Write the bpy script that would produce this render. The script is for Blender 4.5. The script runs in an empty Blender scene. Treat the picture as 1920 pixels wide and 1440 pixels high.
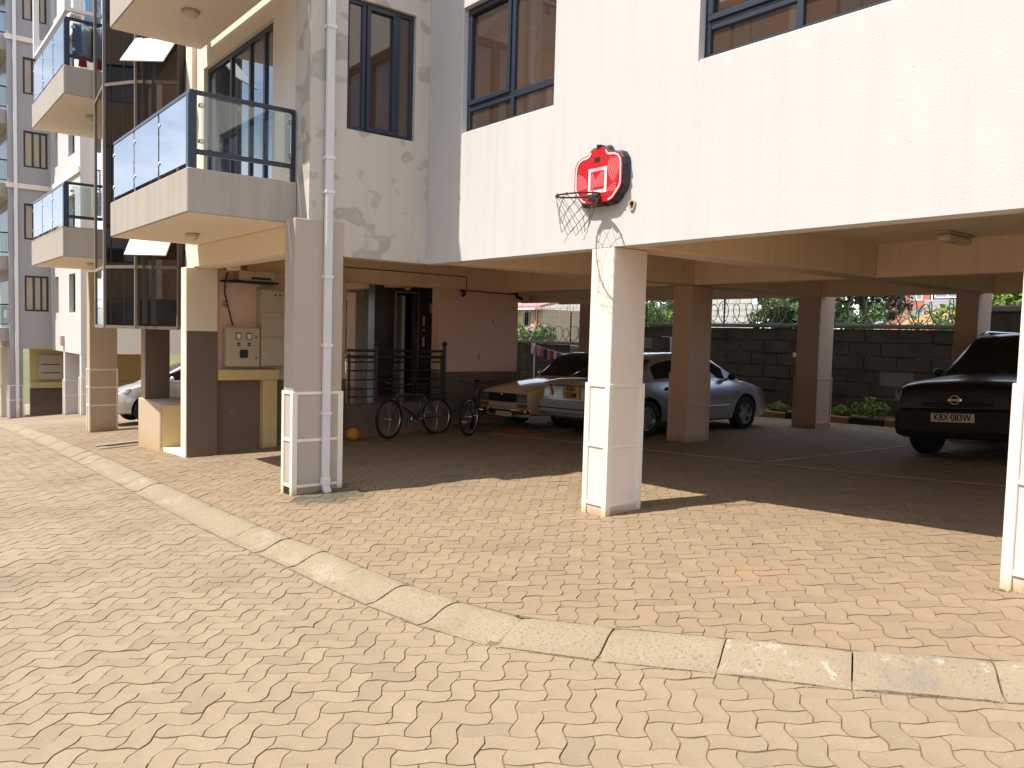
import bpy, bmesh, math, random
import numpy as np
from mathutils import Vector, Matrix
PI = math.pi
random.seed(7)
RNG = np.random.default_rng(11)
scene = bpy.context.scene
COL = scene.collection

# ------------------------------------------------------------------ camera
def cam_axes(yaw, pitch, roll):
    cy, sy = math.cos(yaw), math.sin(yaw)
    fwd = Vector((sy*math.cos(pitch), cy*math.cos(pitch), math.sin(pitch)))
    right = Vector((cy, -sy, 0)); up = right.cross(fwd)
    cr, sr = math.cos(roll), math.sin(roll)
    return cr*right+sr*up, -sr*right+cr*up, fwd
CAMP = Vector((0, 0, 1.754))
CR, CU, CF = cam_axes(math.radians(-51.515), math.radians(-3.465), math.radians(1.564))
cd = bpy.data.cameras.new('camera'); cd.sensor_width = 36; cd.lens = 1521.8/1920*36
cd.clip_start = 0.05; cd.clip_end = 2000
cam = bpy.data.objects.new('camera', cd); COL.objects.link(cam)
mw = Matrix.Identity(4)
for i in range(3):
    mw[i][0] = CR[i]; mw[i][1] = CU[i]; mw[i][2] = -CF[i]; mw[i][3] = CAMP[i]
cam.matrix_world = mw
scene.camera = cam
def project(p):                      # pixel of a world point, used only to skip pavers that no camera near here can see
    d = Vector(p)-CAMP; w = d.dot(CF)
    if w < .2: return None
    return 960+1521.8*d.dot(CR)/w, 720-1521.8*d.dot(CU)/w

# ------------------------------------------------------------------ light
SUN_TO = Vector((-0.25, -0.56, 1.0)).normalized()
world = bpy.data.worlds.new('World'); scene.world = world; world.use_nodes = True
wn = world.node_tree.nodes; wl = world.node_tree.links
for n in list(wn): wn.remove(n)
sky = wn.new('ShaderNodeTexSky'); sky.sky_type = 'NISHITA'; sky.sun_disc = False
sky.sun_elevation = math.asin(SUN_TO.z); sky.sun_rotation = math.atan2(SUN_TO.x, SUN_TO.y)
sky.altitude = 1600; sky.air_density = 1.0; sky.dust_density = 2.5; sky.ozone_density = 1.0
bg = wn.new('ShaderNodeBackground'); bg.inputs['Strength'].default_value = 0.125
wo = wn.new('ShaderNodeOutputWorld')
wtc = wn.new('ShaderNodeTexCoord'); wmp = wn.new('ShaderNodeMapping'); wmp.inputs['Scale'].default_value = (1.6, 1.6, 4.2)
wno = wn.new('ShaderNodeTexNoise'); wno.inputs['Scale'].default_value = 1.7; wno.inputs['Detail'].default_value = 7; wno.inputs['Roughness'].default_value = .58
wrp = wn.new('ShaderNodeValToRGB'); wrp.color_ramp.elements[0].position = .36; wrp.color_ramp.elements[1].position = .68; wrp.color_ramp.elements[1].color = (.8, .8, .8, 1)
wmx = wn.new('ShaderNodeMix'); wmx.data_type = 'RGBA'; wmx.inputs[7].default_value = (9.5, 9.8, 10.4, 1)
wl.new(wtc.outputs['Generated'], wmp.inputs[0]); wl.new(wmp.outputs[0], wno.inputs['Vector']); wl.new(wno.outputs['Fac'], wrp.inputs[0])
wl.new(wrp.outputs[0], wmx.inputs[0]); wl.new(sky.outputs[0], wmx.inputs[6])
wl.new(wmx.outputs[2], bg.inputs[0]); wl.new(bg.outputs[0], wo.inputs[0])
sd = bpy.data.lights.new('sun', 'SUN'); sd.energy = 3.6; sd.angle = math.radians(0.53); sd.color = (1.0, 0.95, 0.86)
sun = bpy.data.objects.new('sun', sd); COL.objects.link(sun)
sun.rotation_euler = (-SUN_TO).to_track_quat('-Z', 'Y').to_euler(); sun.location = (-10, -20, 40)
vs = scene.view_settings; vs.view_transform = 'Standard'; vs.look = 'None'; vs.gamma = 1; vs.exposure = 1.05
vs.use_curve_mapping = False
scene.cycles.max_bounces = 8; scene.cycles.diffuse_bounces = 5; scene.cycles.transparent_max_bounces = 12

# ------------------------------------------------------------------ ground heights
HX = [-60, -36, -26, -20, -12.93, -8.87, -5.57, 0, 30]
HZ = [-4, -2.22, -1.3, -.915, -.545, -.433, -.348, 0, 1.5]
def gz(x, y):
    return float(np.interp(x, HX, HZ)) + .059*min(max(y, -12), 8.0) + (.012*(y-8.0) if y > 8 else 0)
def gzv(x, y):
    return np.interp(x, HX, HZ) + .059*np.clip(y, -12, 8.0) + .012*np.maximum(y-8.0, 0)

# ------------------------------------------------------------------ mesh helpers
ORG = {}
class MB:
    def __init__(s): s.v = []; s.f = []; s.m = []
    def add(s, vs, fs, mi=0):
        o = len(s.v); s.v += [tuple(v) for v in vs]; s.f += [tuple(i+o for i in f) for f in fs]; s.m += [mi]*len(fs); return s
    def box(s, x0, x1, y0, y1, z0, z1, mi=0):
        return s.add([(x0,y0,z0),(x1,y0,z0),(x1,y1,z0),(x0,y1,z0),(x0,y0,z1),(x1,y0,z1),(x1,y1,z1),(x0,y1,z1)],
                     [(0,3,2,1),(4,5,6,7),(0,1,5,4),(1,2,6,5),(2,3,7,6),(3,0,4,7)], mi)
    def boxT(s, T, u0, u1, d0, d1, z0, z1, mi=0):
        P = [(u0,d0,z0),(u1,d0,z0),(u1,d1,z0),(u0,d1,z0),(u0,d0,z1),(u1,d0,z1),(u1,d1,z1),(u0,d1,z1)]
        return s.add([T(*p) for p in P], [(0,3,2,1),(4,5,6,7),(0,1,5,4),(1,2,6,5),(2,3,7,6),(3,0,4,7)], mi)
    def beam(s, a, b, w, h, mi=0, up=(0,0,1)):
        a = Vector(a); b = Vector(b); d = (b-a).normalized(); upv = Vector(up)
        if abs(d.dot(upv)) > .98: upv = Vector((0,1,0))
        r = d.cross(upv).normalized()*w/2; u = r.cross(d).normalized()*h/2
        P = [a-r-u, a+r-u, b+r-u, b-r-u, a-r+u, a+r+u, b+r+u, b-r+u]
        return s.add(P, [(0,3,2,1),(4,5,6,7),(0,1,5,4),(1,2,6,5),(2,3,7,6),(3,0,4,7)], mi)
    def tube(s, path, r, n=6, closed=False, mi=0, cap=True):
        P = [Vector(p) for p in path]; N = len(P); rs = r if isinstance(r, (list, tuple)) else [r]*N
        vs = []; prev = None
        for i in range(N):
            if closed: t = P[(i+1) % N]-P[i-1]
            else: t = P[min(i+1, N-1)]-P[max(i-1, 0)]
            if t.length < 1e-9: t = Vector((0,0,1))
            t.normalize()
            if prev is None:
                ref = Vector((0,0,1)) if abs(t.z) < .9 else Vector((1,0,0))
                x = t.cross(ref).normalized()
            else:
                x = (prev - t*prev.dot(t))
                x = x.normalized() if x.length > 1e-6 else t.orthogonal().normalized()
            prev = x; y = t.cross(x)
            for k in range(n):
                a = 2*PI*k/n; vs.append(P[i]+(x*math.cos(a)+y*math.sin(a))*rs[i])
        fs = []
        for i in range(N if closed else N-1):
            j = (i+1) % N
            for k in range(n):
                k2 = (k+1) % n; fs.append((i*n+k, i*n+k2, j*n+k2, j*n+k))
        if cap and not closed:
            fs.append(tuple(range(n-1, -1, -1))); fs.append(tuple((N-1)*n+k for k in range(n)))
        return s.add(vs, fs, mi)
    def cyl(s, a, b, r, n=12, mi=0, r2=None): return s.tube([a, b], [r, r if r2 is None else r2], n, mi=mi)
    def sphere(s, c, r, nu=16, nv=10, sc=(1,1,1), mi=0):
        vs = []; fs = []
        for j in range(nv+1):
            th = PI*j/nv
            for i in range(nu):
                ph = 2*PI*i/nu
                vs.append((c[0]+r*sc[0]*math.sin(th)*math.cos(ph), c[1]+r*sc[1]*math.sin(th)*math.sin(ph), c[2]+r*sc[2]*math.cos(th)))
        for j in range(nv):
            for i in range(nu):
                i2 = (i+1) % nu; fs.append((j*nu+i, (j+1)*nu+i, (j+1)*nu+i2, j*nu+i2))
        return s.add(vs, fs, mi)
    def prismT(s, T, poly, d0, d1, mi=0):
        n = len(poly)
        vs = [T(p[0], d0, p[1]) for p in poly]+[T(p[0], d1, p[1]) for p in poly]
        fs = [tuple(range(n)), tuple(range(2*n-1, n-1, -1))]+[(i, (i+1) % n, n+(i+1) % n, n+i) for i in range(n)]
        return s.add(vs, fs, mi)
    def prism(s, poly, z0, z1, mi=0):
        n = len(poly)
        vs = [(p[0], p[1], z0) for p in poly]+[(p[0], p[1], z1) for p in poly]
        fs = [tuple(range(n-1, -1, -1)), tuple(range(n, 2*n))]+[(i, (i+1) % n, n+(i+1) % n, n+i) for i in range(n)]
        return s.add(vs, fs, mi)
    def lathe(s, prof, M, n=24, mi=0):
        vs = []; fs = []; m = len(prof)
        for k in range(n):
            a = 2*PI*k/n
            for (r, h) in prof: vs.append(M @ Vector((r*math.cos(a), r*math.sin(a), h)))
        for k in range(n):
            k2 = (k+1) % n
            for j in range(m-1): fs.append((k*m+j, k*m+j+1, k2*m+j+1, k2*m+j))
        return s.add(vs, fs, mi)
    def build(s, name, mats, parent=None, smooth=False, bevel=0, origin=None, local=False, recalc=True, seg=1, sharp=None):
        me = bpy.data.meshes.new(name)
        base = Vector(ORG.get(parent, (0,0,0))) if parent is not None and not local else Vector((0,0,0))
        off = Vector(origin) if origin is not None else base
        me.from_pydata([(v[0]-off.x, v[1]-off.y, v[2]-off.z) for v in s.v], [], s.f)
        mats = mats if isinstance(mats, (list, tuple)) else [mats]
        for m in mats: me.materials.append(m)
        if len(mats) > 1: me.polygons.foreach_set('material_index', s.m)
        if recalc:
            bm = bmesh.new(); bm.from_mesh(me); bmesh.ops.recalc_face_normals(bm, faces=bm.faces); bm.to_mesh(me); bm.free()
        if smooth:
            me.polygons.foreach_set('use_smooth', [True]*len(me.polygons))
            if sharp: me.set_sharp_from_angle(angle=math.radians(sharp))
        me.update()
        o = bpy.data.objects.new(name, me); COL.objects.link(o)
        if parent is not None: o.parent = parent
        if origin is not None: o.location = off-base
        ORG[o] = tuple(off)
        if bevel:
            b = o.modifiers.new('bevel', 'BEVEL'); b.width = bevel; b.segments = seg; b.limit_method = 'ANGLE'; b.angle_limit = math.radians(40)
        return o
def thing(name, label, cat, loc=(0,0,0), group=None, rotz=0, rot=None):
    o = bpy.data.objects.new(name, None); COL.objects.link(o); o.location = loc
    o.empty_display_size = .2
    o.rotation_euler = rot if rot else (0,0,rotz)
    ORG[o] = tuple(loc); tag(o, label, cat, group); return o
def tag(o, label, cat, group=None):
    o['label'] = label; o['category'] = cat
    if group: o['group'] = group
    return o
def structure(o): o['kind'] = 'structure'; return o
def copy_tree(o, parent=None):
    c = o.copy(); COL.objects.link(c); c.parent = parent; ORG[c] = ORG.get(o, (0,0,0))
    for ch in list(o.children): copy_tree(ch, c)
    return c
def TY(pos):                       # wall whose face looks to -Y
    return lambda u, d, z: (u, pos+d, z)
def TX(pos):                       # wall whose face looks to +X
    return lambda u, d, z: (pos-d, u, z)
def wall_holes(mb, T, u0, u1, z0, z1, d0, d1, holes, mi=0):
    us = sorted({u0, u1, *[h[0] for h in holes], *[h[1] for h in holes]}); zs = sorted({z0, z1, *[h[2] for h in holes], *[h[3] for h in holes]})
    us = [u for u in us if u0 <= u <= u1]; zs = [z for z in zs if z0 <= z <= z1]
    for a, b in zip(us, us[1:]):
        run = None
        for c, d in zip(zs, zs[1:]):
            um, zm = (a+b)/2, (c+d)/2
            if any(h[0] < um < h[1] and h[2] < zm < h[3] for h in holes):
                if run: mb.boxT(T, a, b, d0, d1, run[0], run[1], mi); run = None
            else: run = (run[0] if run else c, d)
        if run: mb.boxT(T, a, b, d0, d1, run[0], run[1], mi)

# ------------------------------------------------------------------ materials
def nt(name):
    m = bpy.data.materials.new(name); m.use_nodes = True; t = m.node_tree
    for n in list(t.nodes): t.nodes.remove(n)
    out = t.nodes.new('ShaderNodeOutputMaterial'); return m, t, out
def N(t, typ, **k):
    n = t.nodes.new(typ)
    for a, b in k.items():
        if a.startswith('i_'):
            key = a[2:].replace('_', ' '); n.inputs[int(key) if key.isdigit() else key].default_value = b
        else: setattr(n, a, b)
    return n
def lerp3(a, f): return tuple(max(0, min(1, c*f)) for c in a)+(1,)
def mixc(t, fac, a, b):
    m = t.nodes.new('ShaderNodeMix'); m.data_type = 'RGBA'
    if isinstance(fac, (int, float)): m.inputs[0].default_value = fac
    else: t.links.new(fac, m.inputs[0])
    for s, x in ((6, a), (7, b)):
        if isinstance(x, tuple): m.inputs[s].default_value = x if len(x) == 4 else x+(1,)
        else: t.links.new(x, m.inputs[s])
    return m.outputs[2]
def ramp(t, src, p0, p1, c0=(0,0,0,1), c1=(1,1,1,1)):
    r = t.nodes.new('ShaderNodeValToRGB'); r.color_ramp.elements[0].position = p0; r.color_ramp.elements[1].position = p1
    r.color_ramp.elements[0].color = c0; r.color_ramp.elements[1].color = c1; t.links.new(src, r.inputs[0]); return r.outputs[0]
def noise(t, co, scale, detail=4, rough=.55, vec=None):
    n = t.nodes.new('ShaderNodeTexNoise'); n.inputs['Scale'].default_value = scale; n.inputs['Detail'].default_value = detail; n.inputs['Roughness'].default_value = rough
    if vec is not None:
        mp = t.nodes.new('ShaderNodeMapping'); mp.inputs['Scale'].default_value = vec; t.links.new(co, mp.inputs[0]); co = mp.outputs[0]
    t.links.new(co, n.inputs['Vector']); return n.outputs['Fac']
def M(name, col, rough=.8, var=.12, vs=1.5, bump=0, bs=60, bd=.004, metal=0, spec=.4, coat=0, spots=None, dirt=None, streak=0, patches=None, ior=None, chips=None, world_co=False, soft=.025):
    m, t, out = nt(name); p = N(t, 'ShaderNodeBsdfPrincipled'); t.links.new(p.outputs[0], out.inputs[0])
    co = N(t, 'ShaderNodeNewGeometry').outputs['Position'] if world_co else N(t, 'ShaderNodeTexCoord').outputs['Object']
    c = mixc(t, noise(t, co, vs, 5), lerp3(col, 1-var), lerp3(col, 1+var))
    if streak:
        s = ramp(t, noise(t, co, 1.0, 5, .6, (7, 7, .35)), .45, .75); mm = N(t, 'ShaderNodeMath', operation='MULTIPLY', i_1=streak); t.links.new(s, mm.inputs[0])
        c = mixc(t, mm.outputs[0], c, lerp3((col[0]*.62, col[1]*.58, col[2]*.52), 1))
    if patches:      # (scale, threshold, colour)
        for sc, th, pc in patches: c = mixc(t, ramp(t, noise(t, co, sc, 2 if soft < .05 else 8, .4 if soft < .05 else .7), th, th+soft), c, pc)
    if chips:        # small flaked spots
        sc, th, pc = chips
        n1 = noise(t, co, sc, 6, .75)
        c = mixc(t, ramp(t, n1, th, th+.02), c, pc)
    if spots:
        sc, th, pc = spots; c = mixc(t, ramp(t, noise(t, co, sc, 1, .5), th, th+.03), c, pc)
    if dirt:         # soil splashed on the foot: (height, colour, strength); object origin is the foot
        h, dc, st = dirt
        sep = N(t, 'ShaderNodeSeparateXYZ'); t.links.new(co, sep.inputs[0])
        nz = noise(t, co, 9, 5, .65)
        ma = N(t, 'ShaderNodeMath', operation='MULTIPLY_ADD', i_1=1/h, i_2=-.35); t.links.new(sep.outputs[2], ma.inputs[0])
        su = N(t, 'ShaderNodeMath', operation='SUBTRACT'); t.links.new(nz, su.inputs[0]); t.links.new(ma.outputs[0], su.inputs[1])
        r = ramp(t, su.outputs[0], .15, .75); mm = N(t, 'ShaderNodeMath', operation='MULTIPLY', i_1=st); t.links.new(r, mm.inputs[0])
        c = mixc(t, mm.outputs[0], c, dc)
    t.links.new(c, p.inputs['Base Color'])
    p.inputs['Roughness'].default_value = rough; p.inputs['Metallic'].default_value = metal; p.inputs['Specular IOR Level'].default_value = spec
    if ior: p.inputs['IOR'].default_value = ior
    if coat: p.inputs['Coat Weight'].default_value = coat; p.inputs['Coat Roughness'].default_value = .06
    if bump:
        b = N(t, 'ShaderNodeBump', i_Strength=bump, i_Distance=bd); t.links.new(noise(t, co, bs, 4, .65), b.inputs['Height']); t.links.new(b.outputs[0], p.inputs['Normal'])
    return m
def glass(name, tint, ior=1.6, rough=.0, gl=(1,1,1)):
    m, t, out = nt(name); fr = N(t, 'ShaderNodeFresnel', i_IOR=ior); tr = N(t, 'ShaderNodeBsdfTransparent'); tr.inputs[0].default_value = tint+(1,)
    g = N(t, 'ShaderNodeBsdfGlossy'); g.inputs['Roughness'].default_value = rough; g.inputs[0].default_value = gl+(1,)
    mx = N(t, 'ShaderNodeMixShader'); t.links.new(fr.outputs[0], mx.inputs[0]); t.links.new(tr.outputs[0], mx.inputs[1]); t.links.new(g.outputs[0], mx.inputs[2]); t.links.new(mx.outputs[0], out.inputs[0])
    return m
def paver_mat(name, cols, stain=None):
    m, t, out = nt(name); p = N(t, 'ShaderNodeBsdfPrincipled'); t.links.new(p.outputs[0], out.inputs[0])
    co = N(t, 'ShaderNodeTexCoord').outputs['Object']
    at = N(t, 'ShaderNodeAttribute', attribute_name='tint')
    r = t.nodes.new('ShaderNodeValToRGB'); el = r.color_ramp.elements
    el[0].position = 0; el[0].color = cols[0]+(1,); el[1].position = 1; el[1].color = cols[-1]+(1,)
    for i, c in enumerate(cols[1:-1]):
        e = el.new((i+1)/(len(cols)-1)); e.color = c+(1,)
    sep = N(t, 'ShaderNodeSeparateColor'); t.links.new(at.outputs['Color'], sep.inputs[0])
    t.links.new(sep.outputs[0], r.inputs[0])
    c = mixc(t, ramp(t, noise(t, co, 130, 3, .7), .3, .72), r.outputs[0], lerp3(cols[1], .80))
    c = mixc(t, ramp(t, noise(t, co, .8, 4, .6), .52, .78), c, (.185, .142, .090, 1))
    c = mixc(t, ramp(t, noise(t, co, 34, 5, .75), .61, .66), c, lerp3(cols[2], 1.12))
    c = mixc(t, sep.outputs[1], c, (.075, .068, .045, 1))      # damp, mossy blocks by the drain
    c = mixc(t, sep.outputs[2], c, (.50, .21, .075, 1))        # rust
    t.links.new(c, p.inputs['Base Color']); p.inputs['Roughness'].default_value = .78; p.inputs['Specular IOR Level'].default_value = .35
    b = N(t, 'ShaderNodeBump', i_Strength=.5, i_Distance=.003); t.links.new(noise(t, co, 170, 4, .7), b.inputs['Height']); t.links.new(b.outputs[0], p.inputs['Normal'])
    return m
MT = {}
MT['white'] = M('white_wall_paint', (.56, .543, .525), .85, .06, .7, bump=.36, bs=60, bd=.008, spots=(30, .775, (.36, .31, .25, 1)), streak=.16, patches=[(.8, .56, (.53, .505, .475, 1))], soft=.3)
MT['grey'] = M('grey_wall_paint', (.555, .50, .44), .9, .08, .9, bump=.45, bs=90, bd=.005, patches=[(2.5, .575, (.405, .365, .32, 1)), (5.0, .64, (.44, .40, .35, 1))], streak=.15)
MT['pale'] = M('pale_wall_paint', (.60, .57, .53), .85, .06, .8, bump=.3, bs=80)
MT['lilac'] = M('lilac_grey_wall_paint', (.36, .345, .36), .9, .07, .5, bump=.2, bs=60, streak=.2)
MT['cream'] = M('cream_wall_paint', (.78, .69, .58), .85, .06, .7, bump=.3, bs=80, streak=.12)
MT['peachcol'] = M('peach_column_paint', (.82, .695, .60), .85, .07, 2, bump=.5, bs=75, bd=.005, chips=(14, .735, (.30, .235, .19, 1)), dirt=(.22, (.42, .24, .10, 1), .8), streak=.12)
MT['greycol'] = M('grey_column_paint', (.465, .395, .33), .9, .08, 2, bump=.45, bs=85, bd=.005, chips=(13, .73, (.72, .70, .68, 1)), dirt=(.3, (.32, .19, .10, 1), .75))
MT['peachin'] = M('peach_inner_column_paint', (.55, .385, .29), .9, .08, 2, bump=.4, bs=60, chips=(14, .73, (.30, .235, .19, 1)), dirt=(.22, (.32, .19, .10, 1), .6))  # column peach darkened: the shade under the building is in the colour
MT['tancol'] = M('tan_column_paint', (.50, .385, .275), .9, .1, 1.5, bump=.3, bs=60, chips=(9, .70, (.30, .27, .25, 1)), dirt=(.5, (.45, .27, .10, 1), .6))
MT['soffit'] = M('cream_soffit_paint', (.85, .72, .54), .9, .07, .6, bump=.3, bs=60, patches=[(.8, .60, (.66, .53, .38, 1))], soft=.25)
MT['beam'] = M('peach_beam_paint', (.79, .60, .44), .9, .08, .8, bump=.35, bs=60, streak=.25, patches=[(1.1, .60, (.62, .45, .31, 1))], soft=.25)
MT['peach'] = M('peach_wall_paint', (.68, .46, .37), .9, .1, .8, bump=.3, bs=60, spots=(7, .72, (.35, .22, .17, 1)))
MT['brown'] = M('brown_dado_paint', (.165, .118, .09), .8, .12, 1.2, bump=.3, bs=60, chips=(6.5, .675, (.50, .47, .45, 1)), dirt=(.3, (.30, .18, .10, 1), .6))
MT['yellow'] = M('yellow_trim_paint', (.62, .475, .225), .75, .08, 2, bump=.25, bs=60, dirt=(.2, (.35, .22, .10, 1), .5))
MT['trim'] = M('ivory_trim_paint', (.80, .74, .64), .7, .06, 3, bump=.2, bs=60, dirt=(.18, (.55, .36, .16, 1), .8))
MT['concrete'] = M('balcony_concrete', (.40, .36, .315), .9, .1, 1.3, bump=.4, bs=70, streak=.35, chips=(7, .73, (.8, .78, .75, 1)))
MT['frame'] = M('blue_grey_aluminium', (.020, .031, .050), .38, .06, 4, spec=.5)
MT['darkframe'] = M('dark_aluminium', (.022, .024, .030), .4, .06, 4, spec=.5)
MT['bronze'] = M('bronze_mullion', (.20, .165, .13), .5, .1, 4)
MT['railpaint'] = M('blue_black_rail_paint', (.020, .032, .055), .35, .05, 4, spec=.5)
MT['blackmetal'] = M('black_metal_paint', (.012, .011, .011), .4, .1, 4, spec=.5)
MT['steel'] = M('brushed_steel', (.55, .55, .55), .25, .05, 4, metal=1)
MT['pipe'] = M('white_pipe_plastic', (.74, .735, .73), .5, .05, 1.5, dirt=(.25, (.40, .25, .12, 1), .5))
MT['winglass'] = M('brown_tinted_glass', (.060, .036, .024), .02, .45, .9, spec=.5, ior=2.0)
MT['intglass'] = M('grey_reflecting_glass', (.075, .085, .10), .015, .1, .5, spec=.5, ior=2.6)
MT['cream_glass'] = M('curtained_glass', (.40, .32, .23), .08, .25, 1.2, ior=1.6)
MT['clear'] = glass('clear_rail_glass', (.80, .87, .86), 1.85)
MT['tower'] = glass('bronze_tower_glass', (.60, .46, .33), 2.1)
MT['towerside'] = glass('pale_tower_glass', (.72, .62, .52), 2.4)
MT['spandrel'] = M('dark_spandrel_glass', (.012, .011, .011), .06, .15, 3, ior=1.6)
MT['grimedark'] = M('dull_sheet_glass', (.26, .27, .29), .18, .10, 3, ior=1.6)  # darker copy for the lower awning, its shade put into the colour
MT['grime'] = M('grey_sheet_glass', (.62, .64, .66), .12, .08, 3, ior=1.7, spec=.6)  # pale base colour carries the sky reflected in the open awning
MT['sand'] = M('joint_sand', (.165, .108, .064), .95, .25, 6, bump=.5, bs=90)
MT['floor'] = M('polished_screed', (.16, .10, .085), .22, .15, 2, spec=.5)
MT['kerb'] = M('kerb_concrete', (.275, .217, .145), .9, .12, 2.2, bump=1.0, bs=38, bd=.016, spots=(72, .62, (.17, .14, .10, 1)), patches=[(4.0, .52, (.38, .325, .24, 1)), (2.0, .52, (.235, .172, .105, 1))], soft=.2)
MT['kerbold'] = M('old_kerb_concrete', (.275, .215, .145), .9, .16, 2.5, bump=1.0, bs=50, bd=.012, spots=(55, .64, (.18, .155, .12, 1)), patches=[(3.2, .55, (.20, .175, .14, 1)), (7.5, .56, (.42, .385, .32, 1))], soft=.12)
MT['paint_line'] = M('worn_line_paint', (.50, .40, .32), .8, .3, 9, chips=(20, .55, (.22, .16, .12, 1)))
MT['rubber'] = M('black_rubber', (.013, .013, .014), .75, .15, 6, bump=.2, bs=80)
MT['carglass'] = M('dark_car_glass', (.008, .010, .012), .02, .1, 1, ior=1.7)
MT['chrome'] = M('chrome', (.75, .75, .76), .10, .03, 3, metal=1)
MT['silver'] = M('silver_car_paint', (.48, .52, .58), .28, .04, 2, metal=.75, coat=1)
MT['whitecar'] = M('pale_silver_car_paint', (.62, .64, .68), .3, .04, 2, metal=.5, coat=1)
MT['creamcar'] = M('cream_car_paint', (.66, .52, .33), .3, .05, 2, coat=.8)
MT['blackcar'] = M('black_car_paint', (.007, .008, .012), .35, .05, 2, coat=.35)
MT['blacktrim'] = M('black_trim_plastic', (.012, .012, .013), .55, .1, 5)
MT['alloy'] = M('alloy_wheel', (.50, .51, .53), .3, .05, 3, metal=.9)
MT['redlens'] = M('red_lens', (.28, .012, .012), .15, .1, 5, coat=.6)
MT['headlens'] = M('headlamp_lens', (.12, .12, .115), .08, .1, 6, coat=.8, ior=1.6)
MT['amberlens'] = M('amber_lens', (.22, .11, .04), .15, .1, 5)
MT['plate_white'] = M('white_plate', (.62, .57, .47), .5, .04, 6)
MT['plate_yellow'] = M('yellow_plate', (.52, .31, .10), .5, .04, 6)
MT['ink'] = M('black_ink', (.012, .012, .012), .6, .05, 5)
MT['redplastic'] = M('red_plastic', (.50, .012, .022), .35, .06, 3, coat=.3)
MT['whiteprint'] = M('white_print', (.82, .80, .79), .5, .03, 5)
MT['pinkprint'] = M('pale_red_print', (.78, .32, .33), .5, .05, 5)
MT['blackplastic'] = M('black_plastic', (.022, .025, .030), .45, .12, 6, bump=.2, bs=30)
MT['netcord'] = M('dark_red_cord', (.10, .055, .045), .8, .2, 20)
MT['cabinet'] = M('beige_cabinet_paint', (.47, .40, .30), .5, .05, 1.5)
MT['screen'] = M('dark_screen', (.01, .012, .014), .15, .05, 3)
MT['dial'] = M('white_dial', (.7, .68, .62), .4, .03, 5)
MT['lamp'] = M('frosted_lamp_cover', (.62, .56, .46), .4, .05, 3)
MT['stone'] = M('quarry_stone', (.075, .062, .048), .95, .25, 2, bump=.9, bs=22, bd=.02, patches=[(1.4, .50, (.040, .035, .030, 1))], world_co=True, soft=.2)
MT['coping'] = M('coping_concrete', (.17, .16, .145), .95, .15, 2, bump=.5, bs=40)
MT['wire'] = M('galvanised_wire', (.16, .155, .15), .5, .2, 10, metal=.6)
MT['greenframe'] = M('dark_green_post', (.02, .03, .03), .6, .1, 4)
MT['insul'] = M('black_insulator', (.01, .01, .01), .4, .1, 4)
MT['bark'] = M('bark', (.13, .085, .06), .95, .3, 6, bump=.8, bs=25, bd=.02)
MT['orangeball'] = M('orange_ball', (.55, .235, .02), .6, .06, 5, bump=.3, bs=120)
MT['bikepaint'] = M('dark_blue_bike_paint', (.012, .016, .045), .3, .1, 6, coat=.8)
MT['bikepaint2'] = M('black_bike_paint', (.012, .012, .014), .35, .1, 6, coat=.6)
MT['redpaint'] = M('orange_bike_decal', (.55, .09, .03), .4, .1, 6)
MT['earth'] = M('red_earth', (.20, .11, .06), .95, .25, 1.2, bump=.6, bs=30, bd=.02)
MT['fargrass'] = M('rough_grass_ground', (.11, .115, .045), .95, .3, .4, bump=.5, bs=12, bd=.05)
MT['darkstone'] = M('dark_granite_cladding', (.035, .024, .02), .22, .3, 5, spec=.5)
MT['liftdark'] = M('lift_dark', (.01, .009, .009), .5, .1, 3)  # near black: the shade inside openings put into the colour
MT['bricks'] = M('concrete_blockwork', (.50, .495, .48), .95, .12, 1.2, bump=.5, bs=30, bd=.01, world_co=True)
MT['redbrick'] = M('red_brick_wall', (.42, .145, .115), .9, .1, 1.0, bump=.3, bs=30)
MT['rooftile'] = M('orange_roof_tiles', (.42, .20, .10), .85, .2, 3, bump=.4, bs=8)
MT['pinkroof'] = M('pink_roof_sheet', (.55, .22, .22), .6, .15, 3)
MT['timber'] = M('weathered_timber', (.36, .27, .19), .9, .25, 5, bump=.4, bs=30)
def leafmat(name, a, b):
    m, t, out = nt(name); p = N(t, 'ShaderNodeBsdfPrincipled'); co = N(t, 'ShaderNodeTexCoord').outputs['Object']
    c = mixc(t, noise(t, co, 3.5, 4, .7), a+(1,), b+(1,)); t.links.new(c, p.inputs['Base Color']); p.inputs['Roughness'].default_value = .55
    tl = N(t, 'ShaderNodeBsdfTranslucent'); t.links.new(c, tl.inputs[0]); mx = N(t, 'ShaderNodeMixShader', i_0=.3)
    t.links.new(p.outputs[0], mx.inputs[1]); t.links.new(tl.outputs[0], mx.inputs[2]); t.links.new(mx.outputs[0], out.inputs[0]); return m
MT['leaf_dark'] = leafmat('dark_leaves', (.025, .055, .018), (.075, .125, .04))
MT['leaf_mid'] = leafmat('mid_leaves', (.045, .085, .02), (.13, .19, .05))
MT['leaf_bright'] = leafmat('bright_leaves', (.10, .19, .025), (.24, .33, .06))
MT['maize'] = leafmat('maize_leaves', (.12, .22, .05), (.26, .36, .10))
MT['moss'] = leafmat('moss', (.05, .08, .01), (.12, .15, .03))
MT['straw'] = M('dry_straw', (.32, .21, .10), .9, .3, 20)
PAVC = [(.235, .178, .117), (.272, .206, .136), (.298, .224, .148), (.322, .248, .166)]
MT['paver_road'] = paver_mat('road_paving_block', PAVC)
MT['paver_fore'] = paver_mat('forecourt_paving_block', [(.222, .163, .102), (.260, .188, .117), (.284, .206, .128), (.308, .226, .143)])
def cloth(name, c): return M(name, c, .85, .15, 8, bump=.3, bs=50)

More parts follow.
